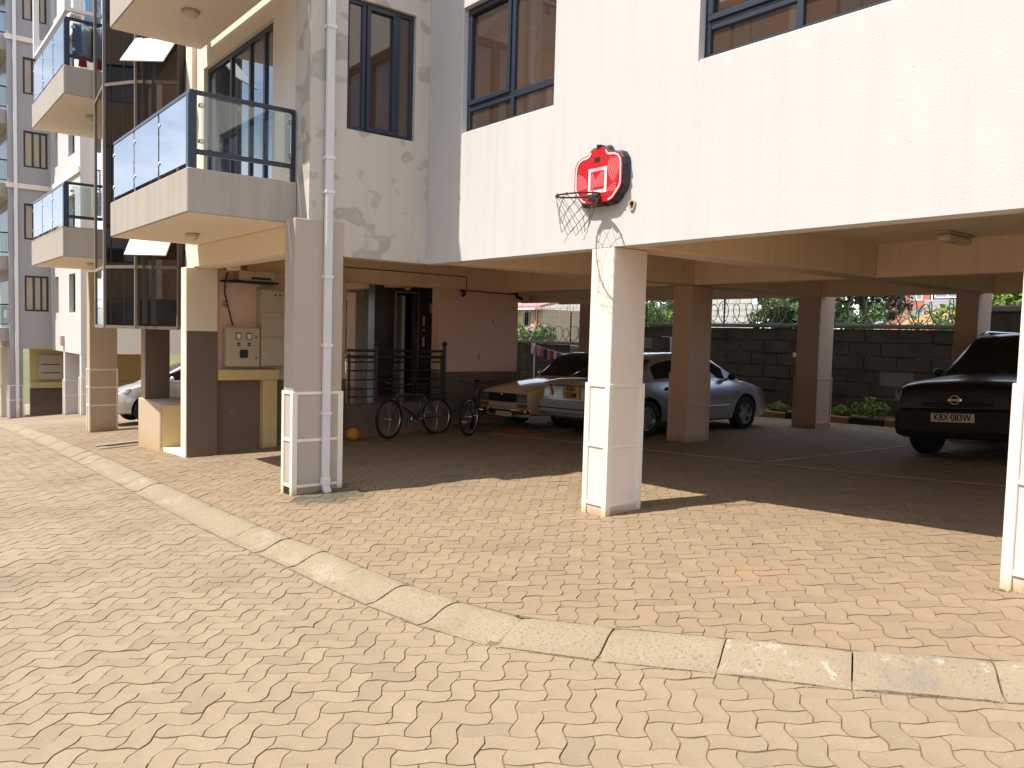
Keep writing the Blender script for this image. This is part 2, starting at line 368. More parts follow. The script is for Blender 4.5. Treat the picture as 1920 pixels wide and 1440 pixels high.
# ================================================================== GROUND
def sheet(name, xs, ys, zf, mat):
    X, Y = np.meshgrid(xs, ys); Z = zf(X, Y); nx, ny = len(xs), len(ys)
    V = np.stack([X.ravel(), Y.ravel(), Z.ravel()], 1)
    F = [(j*nx+i, j*nx+i+1, (j+1)*nx+i+1, (j+1)*nx+i) for j in range(ny-1) for i in range(nx-1)]
    me = bpy.data.meshes.new(name); me.from_pydata(V.tolist(), [], F); me.materials.append(mat)
    me.polygons.foreach_set('use_smooth', [True]*len(F)); me.update()
    o = bpy.data.objects.new(name, me); COL.objects.link(o); ORG[o] = (0,0,0); return structure(o)
def terrain(X, Y):
    z = gzv(X, Y)-.075
    far = np.clip((Y-17.2)/6, 0, 1); z = z*(1-far)+far*(np.maximum(z, .2)+.35)
    return z
gx = np.unique(np.concatenate([np.linspace(-400, -62, 12), np.linspace(-60, 10, 90), np.linspace(12, 400, 12)]))
gy = np.unique(np.concatenate([np.linspace(-300, -14, 10), np.linspace(-12, 30, 60), np.linspace(32, 500, 14)]))
sheet('ground', gx, gy, terrain, MT['fargrass'])

# rolled kerb along the drive: road-side edge, from the far left to the right
KL = [(-46, 3.0), (-34, 2.92), (-28, 2.86), (-20, 2.74), (-17.3, 2.69), (-12.3, 2.60), (-8.9, 2.62), (-7.7, 2.65), (-6.2, 2.73), (-4.7, 2.74), (-3.95, 2.80),
      (-3.62, 2.93), (-3.05, 3.19), (-2.58, 3.45), (-1.96, 3.76), (-1.36, 4.13), (0.2, 5.15), (3.0, 7.0)]
KW = .36
def resample(P, step):
    P = np.array(P, float); seg = np.linalg.norm(np.diff(P, axis=0), axis=1); s = np.concatenate([[0], np.cumsum(seg)])
    n = max(2, int(round(s[-1]/step))); q = np.linspace(0, s[-1], n+1)
    return np.stack([np.interp(q, s, P[:,0]), np.interp(q, s, P[:,1])], 1)
KJ = resample(KL, .66)                                # the joints between kerb stones
def sdist(P):                                         # distance past the kerb's road edge, positive towards the building
    P = np.asarray(P, float); best = np.full(len(P), 1e9); sg = np.zeros(len(P))
    for a, b in zip(KJ[:-1], KJ[1:]):
        d = b-a; L = d@d; t = np.clip(((P-a)@d)/L, 0, 1); q = a+t[:,None]*d; r = P-q; dd = np.sqrt((r**2).sum(1))
        s = d[0]*r[:,1]-d[1]*r[:,0]; m = dd < best; best[m] = dd[m]; sg[m] = np.sign(s[m])
    return best*np.where(sg == 0, 1, sg)
ROAD_DZ, FORE_DZ = -.034, .026
A0 = .1235                                            # half the length of a zigzag block
ROT = math.radians(45)
def wv(t):                                            # trapezoid wave of period 2 that gives the zigzag sides
    t = t % 2.0; s = 1.0 if t < 1 else -1.0; t = t % 1.0
    return s*min(1.0, t/.40, (1-t)/.40)
AMP = .105
def warp(u, v): return (u+AMP*wv(v), v+AMP*wv(u))
def blk_outline(i, j, horiz, fine):
    cs = [(i,j),(i+1,j),(i+2,j),(i+2,j+1),(i+1,j+1),(i,j+1)] if horiz else [(i,j),(i+1,j),(i+1,j+1),(i+1,j+2),(i,j+2),(i,j+1)]
    ts = (0, .40, .60) if fine else (0, .5)
    out = []
    for a, b in zip(cs, cs[1:]+cs[:1]):
        for t in ts: out.append(warp(a[0]+(b[0]-a[0])*t, a[1]+(b[1]-a[1])*t))
    return out
cR, sR = math.cos(ROT), math.sin(ROT)
def uv2xy(p, off): return (off[0]+A0*(p[0]*cR-p[1]*sR), off[1]+A0*(p[0]*sR+p[1]*cR))
def clip(poly, d, keep_lo, lim):                      # keep d<lim (keep_lo) or d>lim
    out = []; n = len(poly)
    ins = [(x < lim) == keep_lo for x in d]
    for k in range(n):
        a, b = k, (k+1) % n
        if ins[a]: out.append(poly[a])
        if ins[a] != ins[b]:
            t = (lim-d[a])/(d[b]-d[a]); out.append((poly[a][0]+t*(poly[b][0]-poly[a][0]), poly[a][1]+t*(poly[b][1]-poly[a][1])))
    return out
def area(p): return abs(sum(p[k][0]*p[(k+1) % len(p)][1]-p[(k+1) % len(p)][0]*p[k][1] for k in range(len(p))))/2
GR = []                                               # all blocks: (polygon, is_road, distance, screen size)
cells = []
for i in range(-290, 60):
    for j in range(-60, 250):
        m = (i+j) % 4
        if m == 0: h = True; c = (i+1, j+.5)
        elif m == 2: h = False; c = (i+.5, j+1)
        else: continue
        cells.append((i, j, h)+uv2xy(c, (0, 0)))
CX = np.array([c[3] for c in cells]); CY = np.array([c[4] for c in cells])
SD = sdist(np.stack([CX, CY], 1))
rel = np.stack([CX, CY, gzv(CX, CY)-1.754], 1)
wq = rel@np.array(CF); xq = rel@np.array(CR)/np.maximum(wq, .1); yq = -rel@np.array(CU)/np.maximum(wq, .1)
vis = (wq > -.4) & (np.abs(rel@np.array(CR)) < .80*wq+1.9) & (CX > -23) & (CX < 3.5) & (CY < 16.2) & (CY > -5) & (wq < 22)
vis &= ~((CX < -12.75) & (CY > 6.3)) & ~((CX < -13.3) & (CY > 4.6) & (CX > -19))
for k in np.nonzero(vis)[0]:
    i, j, h, x, y = cells[k]; d = wq[k]; sdv = SD[k]
    pl = [uv2xy(p, (0, 0)) for p in blk_outline(i, j, h, d < 8.5)]
    if -.3 < sdv < KW+.3:
        dv = sdist(pl)
        for road in (True, False):
            q = clip(pl, dv, road, -.006 if road else KW+.006)
            if len(q) > 2 and area(q) > .0005: GR.append((q, road, d))
    else: GR.append((pl, sdv < 0, d))
def block_geo(poly, road, d, rs):
    n = len(poly); cx = sum(p[0] for p in poly)/n; cy = sum(p[1] for p in poly)/n
    z0 = gz(cx, cy)+(ROAD_DZ if road else FORE_DZ)+rs.normal(0, .0014)
    tx, ty = rs.normal(0, .006, 2)
    sx = (gz(cx+.1, cy)-gz(cx-.1, cy))/.2+tx; sy = (gz(cx, cy+.1)-gz(cx, cy-.1))/.2+ty
    a2 = sum(poly[k][0]*poly[(k+1) % n][1]-poly[(k+1) % n][0]*poly[k][1] for k in range(n)); sg = 1 if a2 > 0 else -1
    top = []; low = []
    for k in range(n):                                 # inset by a constant joint width
        p, a, b = poly[k], poly[k-1], poly[(k+1) % n]
        e1 = (p[0]-a[0], p[1]-a[1]); e2 = (b[0]-p[0], b[1]-p[1]); l1 = math.hypot(*e1) or 1e-9; l2 = math.hypot(*e2) or 1e-9
        nx = -(e1[1]/l1+e2[1]/l2)*sg; ny = (e1[0]/l1+e2[0]/l2)*sg; q = max(.7, (nx*nx+ny*ny)/2)
        for lst, w, dz in ((top, .0036, 0), (low, .0025, -.014)):
            x, y = p[0]+nx*w/q, p[1]+ny*w/q; lst.append((x, y, z0+dz+sx*(x-cx)+sy*(y-cy)))
    V = top+low
    F = [tuple(range(n))]+[(n+k, n+(k+1) % n, (k+1) % n, k) for k in range(n)]
    if a2 < 0: F = [tuple(reversed(f)) for f in F]
    damp = 0.0
    if not road:
        dd = math.hypot((cx+8.50)/.33, (cy-4.12)/.36)
        damp = max(0, min(1, 1.6-dd+rs.normal(0, .15)))*.9
    rust = .3*max(0, .55-math.hypot(cx+3.35, cy-4.95)/.55+rs.normal(0, .03)) if not road else 0
    return V, F, (float(np.clip(rs.normal(.55, .27), 0, 1)), damp, max(0, rust), 1), (cx, cy, z0)
def add_tint(me, cols, counts):
    at = me.color_attributes.new('tint', 'FLOAT_COLOR', 'POINT')
    at.data.foreach_set('color', np.repeat(np.array(cols, np.float32), counts, axis=0).ravel())
def pavement(name, road, mat, base):
    mine = [g for g in GR if g[1] == road]
    def size(g):
        p = g[0]; w = []
        for q in p[::3]:
            pr = project((q[0], q[1], gz(*q)))
            if pr is None: return 0
            w.append(pr)
        if not all(-20 < a < 1940 and b < 1460 for a, b in w): return 0
        return abs(sum(w[k][0]*w[(k+1) % len(w)][1]-w[(k+1) % len(w)][0]*w[k][1] for k in range(len(w))))
    mine.sort(key=size, reverse=True)
    rs = np.random.default_rng(3 if road else 4)
    for g in mine[:300]:
        V, F, tint, c = block_geo(g[0], road, g[2], rs)
        me = bpy.data.meshes.new('paving_block'); me.from_pydata([(v[0]-c[0], v[1]-c[1], v[2]-c[2]) for v in V], [], F); me.materials.append(mat)
        add_tint(me, [tint], [len(V)])
        o = bpy.data.objects.new('paving_block', me); COL.objects.link(o); o.parent = base; o.location = c
    VV = []; FF = []; cols = []; cnt = []
    for g in mine[300:]:
        V, F, tint, c = block_geo(g[0], road, g[2], rs); o = len(VV); VV += V; FF += [tuple(i+o for i in f) for f in F]; cols.append(tint); cnt.append(len(V))
    me = bpy.data.meshes.new('paving_blocks'); me.from_pydata(VV, [], FF); me.materials.append(mat); add_tint(me, cols, cnt); me.update()
    o = bpy.data.objects.new('paving_blocks', me); COL.objects.link(o); o.parent = base; o['kind'] = 'stuff'
road_base = sheet('road', np.linspace(-24, 6, 121), np.linspace(-8, 7.2, 90), lambda X, Y: gzv(X, Y)+ROAD_DZ-.0062, MT['sand'])
road_base.data.polygons.foreach_set('use_smooth', [True]*len(road_base.data.polygons))
fore_base = sheet('forecourt', np.linspace(-24, 6, 200), np.linspace(2.8, 16.3, 92), lambda X, Y: gzv(X, Y)+FORE_DZ-.0062, MT['sand'])
# keep each bedding sheet on its own side of the kerb
def trim_sheet(o, fn):
    bm = bmesh.new(); bm.from_mesh(o.data)
    pts = np.array([f.calc_center_median()[:2] for f in bm.faces]); d = sdist(pts)
    bmesh.ops.delete(bm, geom=[f for f, k in zip(bm.faces, d) if not fn(k)], context='FACES'); bm.to_mesh(o.data); bm.free()
trim_sheet(road_base, lambda d: d < .22); trim_sheet(fore_base, lambda d: d > .33)
pavement('road', True, MT['paver_road'], road_base)
pavement('forecourt', False, MT['paver_fore'], fore_base)
# where the blocks are too far off to tell apart the surface runs on
def far_mat():
    m, t, out = nt('distant_paving'); p = N(t, 'ShaderNodeBsdfPrincipled'); t.links.new(p.outputs[0], out.inputs[0])
    co = N(t, 'ShaderNodeTexCoord').outputs['Object']
    c = mixc(t, noise(t, co, 5, 5, .7), (.22, .168, .105, 1), (.275, .21, .132, 1)); c = mixc(t, ramp(t, noise(t, co, .35, 3), .45, .7), c, (.20, .155, .108, 1))
    t.links.new(c, p.inputs['Base Color']); p.inputs['Roughness'].default_value = .85; return m
FARM = far_mat()
sheet('road', np.linspace(-60, -21.8, 40), np.linspace(-10, 2.95, 16), lambda X, Y: gzv(X, Y)+ROAD_DZ-.004, FARM)
sheet('forecourt', np.linspace(-60, -19.0, 40), np.linspace(3.1, 16, 16), lambda X, Y: gzv(X, Y)+FORE_DZ-.004, FARM)
sheet('road', np.linspace(-23, 10, 40), np.linspace(-12, -7.9, 6), lambda X, Y: gzv(X, Y)+ROAD_DZ-.01, FARM)

# kerb stones
kerb = structure(bpy.data.objects.new('kerb', None)); COL.objects.link(kerb); ORG[kerb] = (0,0,0)
prof = [(0, -.12), (0, -.027), (.065, -.030), (.078, -.029), (.105, -.022), (.14, -.008), (.18, .008), (.22, .024), (.26, .035), (.30, .039), (.33, .037), (.35, .031), (KW, .022), (KW, -.12)]
rk = np.random.default_rng(5)
def knorm(k):
    a = KJ[max(0, k-1)]; b = KJ[min(len(KJ)-1, k+1)]; d = (b-a)/np.linalg.norm(b-a); return np.array([-d[1], d[0]])
for k in range(len(KJ)-1):
    a, b = KJ[k], KJ[k+1]
    if a[0] < -35 or a[0] > 2: continue
    d = (b-a); L = np.linalg.norm(d); d = d/L; n0, n1 = knorm(k), knorm(k+1)
    gap = .0035 if a[0] < -3.5 else .0045
    mb = MB(); segs = 8; rows = []
    dz = rk.normal(0, .0022); tw = rk.normal(0, .006)
    for s in range(segs+1):
        t = s/segs; base = a+d*(gap+(L-2*gap)*t); nn = n0*(1-t)+n1*t
        edge = .008 if s in (0, segs) else 0
        rows.append([(base[0]+nn[0]*u, base[1]+nn[1]*u, gz(base[0]+nn[0]*u, base[1]+nn[1]*u)+h-(edge if h > -.1 else 0)+dz+tw*(t-.5)+rk.normal(0, .0016)) for u, h in prof])
    m = len(prof); vs = [v for r in rows for v in r]
    fs = [(s*m+i, s*m+(i+1) % m, (s+1)*m+(i+1) % m, (s+1)*m+i) for s in range(segs) for i in range(m)]
    fs += [tuple(range(m)), tuple(segs*m+i for i in reversed(range(m)))]
    mb.add(vs, fs)
    mb.build('kerb_stone', MT['kerbold'] if a[0] > -2.9 else MT['kerb'], kerb, smooth=True, sharp=42)
# dry grass and grit caught along the kerb
deb = MB(); rd = random.Random(3)
for q in range(1500):
    k = rd.randrange(len(KJ)-1); a, b = KJ[k], KJ[k+1]
    if not (-15 < a[0] < .5): continue
    t = rd.random(); side = rd.random() < .72; off = rd.gauss(-.012, .016) if side else rd.gauss(KW+.004, .010)
    n = knorm(k); p = a*(1-t)+b*t+n*off; z = gz(*p)+(-.034 if side else .026); an = rd.random()*6.28; L = rd.uniform(.01, .045); w = rd.uniform(.002, .006)
    c, s = math.cos(an), math.sin(an); h = rd.uniform(.002, .016)
    deb.add([(p[0]-w*s, p[1]+w*c, z), (p[0]+w*s, p[1]-w*c, z), (p[0]+c*L, p[1]+s*L, z+h)], [(0, 1, 2)])
o = deb.build('dry_grass', MT['straw'], recalc=False); o['kind'] = 'stuff'; tag(o, 'dry grass and grit caught along the kerb joints', 'debris')
grs = MB()
for q in range(260):
    c0 = rd.choice([(-1.98, 5.57), (-1.75, 5.57), (-8.80, 4.42), (-8.83, 4.5)]); p = (c0[0]+rd.gauss(0, .05), c0[1]-abs(rd.gauss(0, .02))); z = gz(*p)+.02; an = rd.random()*6.28; L = rd.uniform(.01, .03)
    grs.add([(p[0]-.003, p[1], z), (p[0]+.003, p[1], z), (p[0]+math.cos(an)*L*.6, p[1]+math.sin(an)*L*.6, z+L)], [(0, 1, 2)])
o = grs.build('grass', MT['moss'], recalc=False); o['kind'] = 'stuff'; tag(o, 'tiny green weeds at the foot of the columns', 'grass')
dr = structure(bpy.data.objects.new('drain_channel', None)); COL.objects.link(dr); ORG[dr] = (0,0,0)
def ground_box(x0, x1, y0, y1, h0, h1, name, mat, parent):
    n = 8; m = MB(); vs = []
    for i in range(n+1):
        x = x0+(x1-x0)*i/n
        for y, h in ((y0, h0), (y1, h0), (y1, h1), (y0, h1)): vs.append((x, y, gz(x, y)+h))
    m.add(vs, [(i*4+k, i*4+(k+1) % 4, i*4+4+(k+1) % 4, i*4+4+k) for i in range(n) for k in range(4)]+[(0, 3, 2, 1), (n*4, n*4+1, n*4+2, n*4+3)]); return m.build(name, mat, parent)
ground_box(-16.6, -16.25, 3.25, 4.6, -.05, FORE_DZ+.02, 'drain_lip', MT['kerb'], dr); ground_box(-15.95, -15.72, 3.2, 4.6, -.05, FORE_DZ+.015, 'drain_lip', MT['kerb'], dr); ground_box(-16.25, -15.95, 3.4, 4.7, -.2, FORE_DZ+.004, 'drain_slot', MT['liftdark'], dr)  # the slot is a near black strip for the shade in the channel
# worn bay lines painted on the parking floor
def bay_line(pts, w):
    P = resample(pts, .25); mb = MB()
    for a, b in zip(P[:-1], P[1:]):
        d = (b-a)/np.linalg.norm(b-a); n = np.array([-d[1], d[0]])*w/2
        q = [a-n, b-n, b+n, a+n]; mb.add([(x, y, gz(x, y)+FORE_DZ+.006) for x, y in q], [(0, 1, 2, 3)])
    return structure(mb.build('parking_line', MT['paint_line'], recalc=False))
bay_line([(-11.6, 8.62), (-10.31, 8.74), (-8.5, 9.0), (-5.77, 9.33), (-3.35, 9.33), (0, 9.4)], .09)
bay_line([(-6.3, 9.36), (-6.2, 10.4), (-5.98, 12.61)], .09)

# ================================================================== MAIN BUILDING
ZS, ZC = 2.622, 3.05                      # underside of beams / of the slab
ST = 2.91                                 # storey height
FY = 5.6                                  # facade plane
WX = -8.87                                # side wall of the wing
NF = 4                                    # storeys above the parking
ZT = ZC+.2+ST*NF
BLD = thing('apartment_building', 'large cream and grey apartment block standing on columns over open parking', 'building', (-8, 8, 0))
def window(parent, T, u0, u1, z0, z1, mulls, transoms, fm, gm, recess=.10, fw=.055, dp=.06, sash=None, name='window'):
    f = MB(); d0, d1 = recess, recess+dp
    us = [u0]+mulls+[u1]; zs = [z0]+transoms+[z1]
    f.boxT(T, u0, u1, d0, d1, z0, z0+fw); f.boxT(T, u0, u1, d0, d1, z1-fw, z1)
    f.boxT(T, u0, u0+fw, d0, d1, z0+fw, z1-fw); f.boxT(T, u1-fw, u1, d0, d1, z0+fw, z1-fw)
    for u in mulls: f.boxT(T, u-fw/2, u+fw/2, d0+.002, d1, z0+fw, z1-fw)
    for z in transoms:
        cs = [u0+fw]+[x for u in mulls for x in (u-fw/2, u+fw/2)]+[u1-fw]
        for a, b in zip(cs[::2], cs[1::2]): f.boxT(T, a, b, d0+.004, d1, z-fw*.6, z+fw*.6)
    w = f.build(name, fm, parent, bevel=.004)
    for i in range(len(us)-1):
        for j in range(len(zs)-1):
            p = MB(); p.boxT(T, us[i]+.012, us[i+1]-.012, d0+.03, d0+.036, zs[j]+.012, zs[j+1]-.012); p.build('pane', gm, w)
            if sash and (i, j) in sash:       # an opening light with its own, prouder frame
                a, b, c, e = us[i]+fw*.6, us[i+1]-fw*.6, zs[j]+fw*.6, zs[j+1]-fw*.6; q = MB(); s = .05
                q.boxT(T, a, b, d0-.018, d0+.028, c, c+s); q.boxT(T, a, b, d0-.018, d0+.028, e-s, e)
                q.boxT(T, a, a+s, d0-.018, d0+.028, c+s, e-s); q.boxT(T, b-s, b, d0-.018, d0+.028, c+s, e-s); q.build('sash', fm, w, bevel=.004)
    return w
# --- main facade (looks to the drive)
TF = TY(FY); holes = []
W1 = (-8.15, -6.48, 4.13, 5.60); W2 = (-4.61, -1.75, 4.13, 5.60)
for k in range(NF):
    for w in (W1, W2): holes.append((w[0], w[1], w[2]+k*ST, w[3]+k*ST))
mb = MB(); wall_holes(mb, TF, WX, 5.0, ZS, ZT, 0, .2, holes); mb.build('wall', MT['white'], BLD)
for k in range(NF):
    dz = k*ST
    window(BLD, TF, W1[0], W1[1], W1[2]+dz, W1[3]+dz, [-7.28], [4.43+dz], MT['frame'], MT['winglass'], recess=.075, fw=.06, sash=[(0, 1)] if k == 0 else None)
    window(BLD, TF, W2[0], W2[1], W2[2]+dz, W2[3]+dz, [-3.70, -2.7], [4.43+dz], MT['frame'], MT['winglass'], recess=.075, fw=.06, sash=[(0, 1), (2, 1)] if k == 0 else None)
    for w in (W1, W2):
        s = MB(); s.boxT(TF, w[0]+.004, w[1]-.004, .012, .075, w[2]+dz-.004, w[2]+dz+.014); s.build('window_sill', MT['pale'], BLD)
# --- wing side wall (looks to the right)
TW = TX(WX); YW0 = 4.0
WW = (4.46, 5.385, 4.126, 5.66); holes = [(WW[0], WW[1], WW[2]+k*ST, WW[3]+k*ST) for k in range(NF)]
mb = MB(); wall_holes(mb, TW, YW0, FY-.002, ZS+.006, ZT, 0, .2, holes); mb.build('wall', MT['grey'], BLD)
for k in range(NF): window(BLD, TW, WW[0], WW[1], WW[2]+k*ST, WW[3]+k*ST, [4.70, 5.165], [], MT['frame'], MT['winglass'], recess=.05, fw=.05, sash=[(1, 0)])
# --- wing front wall (behind the balconies)
TFr = TY(4.07)
DOOR1 = (-12.85, -10.15, 3.30, 5.66); DOOR2 = (-19.4, -16.9, 3.30, 5.66)
holes = [(d[0], d[1], d[2]+k*ST, d[3]+k*ST) for d in (DOOR1, DOOR2) for k in range(NF)]
mb = MB(); wall_holes(mb, TFr, -13.5, WX-.2-.002, ZS+.03, ZT, 0, .2, [h for h in holes if h[0] > -14]); mb.build('wall', MT['cream'], BLD)
mb = MB(); wall_holes(mb, TFr, -19.95, -16.0, ZS+.03, ZT, 0, .2, [h for h in holes if h[0] < -14]); mb.build('wall', MT['cream'], BLD)
mb = MB(); mb.box(WX-.41, WX-.202, 4.0, 4.068, ZS+.05, ZT); mb.build('wall_return', MT['grey'], BLD)
for k in range(NF):
    for D, ms in ((DOOR1, [-11.85, -11.12, -10.6]), (DOOR2, [-18.4, -17.6])):
        window(BLD, TFr, D[0], D[1], D[2]+k*ST, D[3]+k*ST, ms, [], MT['frame'], MT['intglass'], recess=.06, fw=.07, name='sliding_door')
# left end wall and back, roof: close the volume that shades the yard
mb = MB(); mb.box(-19.95, -19.75, 4.272, 14.3, ZS, ZT); mb.build('wall', MT['pale'], BLD)
mb = MB(); mb.box(-19.748, 5.0, 14.14, 14.34, ZS+.42, ZT); mb.build('wall', MT['cream'], BLD)
mb = MB(); mb.box(4.8, 5.0, FY+.202, 14.138, ZS, ZT); mb.build('wall', MT['cream'], BLD)
mb = MB(); mb.box(-25.5, -19.952, 10.5, 14.33, ZS+.2, ZT-.03); mb.build('rear_wing', MT['cream'], BLD)  # unseen wing added to keep the boundary wall behind in shade
for x in (-25.2, -22.5):  # supports of the added wing
    for y in (10.7, 13.9): mb = MB(); mb.box(x-.18, x+.18, y-.18, y+.18, gz(x, y)-.2, ZS+.198); mb.build('column', MT['cream'], BLD)
mb = MB(); mb.box(-19.9, 4.95, 4.3, 14.3, ZT-.2, ZT-.02); mb.build('roof', MT['concrete'], BLD)
# --- slab over the parking and the beams under it
mb = MB(); mb.box(-19.74, 4.79, FY+.204, 14.13, ZC, ZC+.2); mb.box(-19.74, WX-.21, 4.275, FY+.2, ZC+.002, ZC+.2); mb.build('slab', MT['soffit'], BLD)
def beam(x0, x1, y0, y1, z0=ZS, z1=ZC+.05, m='beam'):
    b = MB(); b.box(x0, x1, y0, y1, z0, z1); return b.build('beam', MT[m], BLD, bevel=.008)
beam(-5.80, -5.40, FY+.206, 14.1, ZS+.004); beam(-8.77, -8.37, FY+.206, 14.1, ZS+.005); beam(-2.0, -1.6, FY+.206, 14.1, ZS+.004)
beam(1.8, 2.2, FY+.206, 14.1, ZS+.004)
for x0, x1 in ((-13.2, -8.775), (-8.365, -5.805), (-5.395, -2.005), (-1.595, 1.795)): beam(x0, x1, 10.27, 10.66, ZS, m='beam')
for x0, x1 in ((-17.3, -8.775), (-8.365, -5.805), (-5.395, -2.005), (-1.595, 4.7)): beam(x0, x1, 13.96, 14.138, ZS+.0, m='beam')
beam(-15.66, -13.2, 13.9, 13.955, ZS-.06, m='beam')
beam(-13.55, -13.20, 4.9, 13.95, ZS, m='beam')
beam(-13.25, WX-.215, 3.95, 4.268, 2.66, 2.985, 'soffit')        # under the near balcony
beam(-19.7, -16.0, 3.95, 4.066, 2.66, 2.93, 'soffit')
beam(-19.7, -13.56, 8.0, 8.3, ZS, m='beam'); beam(-17.1, -16.8, 8.31, 13.9, ZS, m='beam')
mb = MB(); mb.tube([(-13.19, 6.5, 2.87), (-13.19, 9.25, 2.87), (-13.19, 9.27, 2.85), (-13.19, 9.27, 2.63)], .008, 6); mb.build('cable', MT['blacktrim'], BLD)
mb = MB(); mb.tube([(-13.19, 9.1, 2.60), (-13.19, 10.55, 2.585)], .012, 6); mb.build('cable', MT['blacktrim'], BLD)

# --- columns, each with its ivory angle trim round the foot (inner ones take the shaded peach)
def column(x0, x1, y0, y1, z1, mat, trim=True, h=1.31, bands=(.08, .52, 1.0), tm='trim', sw=.05):
    zg = gz((x0+x1)/2, (y0+y1)/2); b = MB(); b.box(x0, x1, y0, y1, zg-.25, z1)
    c = b.build('column', MT[mat], BLD, bevel=.008, origin=((x0+x1)/2, (y0+y1)/2, zg))
    if trim:
        t = MB(); pr = .016
        for cx in (x0, x1):
            for cy in (y0, y1):
                a0, a1 = (cx-pr, cx+sw) if cx == x0 else (cx-sw, cx+pr); c0, c1 = (cy-pr, cy+sw) if cy == y0 else (cy-sw, cy+pr)
                t.box(a0, a1, c0, c1, zg-.1, zg+h)
        for f in bands:
            zz = zg+h*f-.034 if f == 1.0 else zg+h*f; q = .012
            t.box(x0+sw, x1-sw, y0-q, y0+.02, zz, zz+.034); t.box(x0+sw, x1-sw, y1-.02, y1+q, zz, zz+.034)
            t.box(x0-q, x0+.02, y0+sw, y1-sw, zz, zz+.034); t.box(x1-.02, x1+q, y0+sw, y1-sw, zz, zz+.034)
        t.build('corner_trim', MT[tm], c, bevel=.004, origin=((x0+x1)/2, (y0+y1)/2, zg))
    return c
COLB = column(-5.84, -5.53, FY, 6.07, ZS-.001, 'peachcol')
column(-2.0, -1.69, FY, 6.07, ZS-.001, 'peachcol')
column(1.85, 2.16, FY, 6.07, ZS-.001, 'peachcol')
COLA = column(-9.14, WX+.012, 3.83, 4.44, 3.02, 'greycol', h=1.22)
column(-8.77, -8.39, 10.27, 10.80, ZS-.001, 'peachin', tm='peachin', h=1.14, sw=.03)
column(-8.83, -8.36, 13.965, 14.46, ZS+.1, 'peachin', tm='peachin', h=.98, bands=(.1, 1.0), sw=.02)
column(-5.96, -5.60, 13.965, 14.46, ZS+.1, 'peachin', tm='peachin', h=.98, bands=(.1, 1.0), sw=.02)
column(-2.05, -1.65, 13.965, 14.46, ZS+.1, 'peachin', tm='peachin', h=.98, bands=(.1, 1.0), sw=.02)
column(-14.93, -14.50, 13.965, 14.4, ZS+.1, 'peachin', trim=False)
column(-17.35, -16.92, 8.80, 9.25, ZS+.1, 'peachcol', trim=False)
column(-19.94, -19.66, 3.80, 4.36, ZS+.25, 'tancol', h=1.42, bands=(.42, .70, 1.0), sw=.02)
column(-19.96, -19.70, 6.6, 7.1, ZS, 'cream', h=1.1, bands=(1.0,), sw=.02)
column(-19.96, -19.70, 10.28, 10.65, ZS, 'peachcol', trim=False)
column(-17.6, -17.3, 5.6, 5.9, ZS, 'cream', trim=False)
# G: two-tone column at the meter wall; H behind the low box
def two_tone(x0, x1, y0, y1, zsplit, z1, lo='brown', hi='cream'):
    zg = gz((x0+x1)/2, y0); o = ((x0+x1)/2, y0, zg)
    b = MB(); b.box(x0, x1, y0, y1, zg-.3, z1); c = b.build('column', MT[hi], BLD, bevel=.012, origin=o)
    p = MB(); p.box(x1+.001, x1+.004, y0+.012, y1-.004, zg-.05, zsplit); p.build('dado', MT[lo], c, origin=o)
    return c
two_tone(-13.19, -12.93, 3.84, 4.33, 1.68, 2.66)
two_tone(-15.56, -15.31, 3.84, 4.27, 1.68, 2.66, lo='brown', hi='tancol')
# low box wall beside the entrance, yellow side panel and step
zb = gz(-15, 3.9)
mb = MB(); mb.box(-15.66, -14.27, 3.82, 4.75, zb-.4, .44); mb.build('low_wall', MT['tancol'], BLD, bevel=.015, origin=(-15, 3.9, zb))
mb = MB(); mb.box(-14.268, -14.25, 3.86, 4.74, zb+.12, .41); mb.box(-14.268, -14.235, 3.84, 4.745, zb-.2, zb+.12); mb.build('side_panel', MT['yellow'], BLD, origin=(-15, 3.9, zb))
mb = MB(); mb.box(-14.23, -13.2, 3.86, 4.75, zb-.3, gz(-13.6, 3.9)+.055); mb.build('step', MT['cream'], BLD, bevel=.01)
mb = MB(); mb.box(-15.1, -14.24, 4.76, 4.9, zb, 2.66); mb.build('wall', MT['brown'], BLD)
# --- meter wall
mb = MB(); mb.box(-13.30, -13.05, 4.34, 6.6, .90, 2.66); mb.build('meter_wall', MT['peach'], BLD)
zg = gz(-13, 5); mb = MB(); mb.box(-13.30, -13.046, 4.335, 6.62, zg-.3, .898); mb.build('meter_wall_dado', MT['brown'], BLD, origin=(-13, 5, zg))
mb = MB()
mb.add([(-13.045, 4.33, .91), (-12.86, 4.33, .91), (-12.80, 4.33, 1.08), (-13.045, 4.33, 1.08), (-13.045, 5.31, .91), (-12.86, 5.31, .91), (-12.80, 5.31, 1.08), (-13.045, 5.31, 1.08)],
       [(0,3,2,1),(4,5,6,7),(0,1,5,4),(1,2,6,5),(2,3,7,6),(3,0,4,7)]); mb.build('cable_tray', MT['yellow'], BLD, bevel=.01)
mb = MB(); mb.box(-13.045, -12.90, 5.06, 5.30, zg-.1, .906); mb.box(-12.905, -12.894, 5.065, 5.295, zg+.32, zg+.33); mb.build('cable_duct', MT['yellow'], BLD, bevel=.008, origin=(-13, 5, zg))

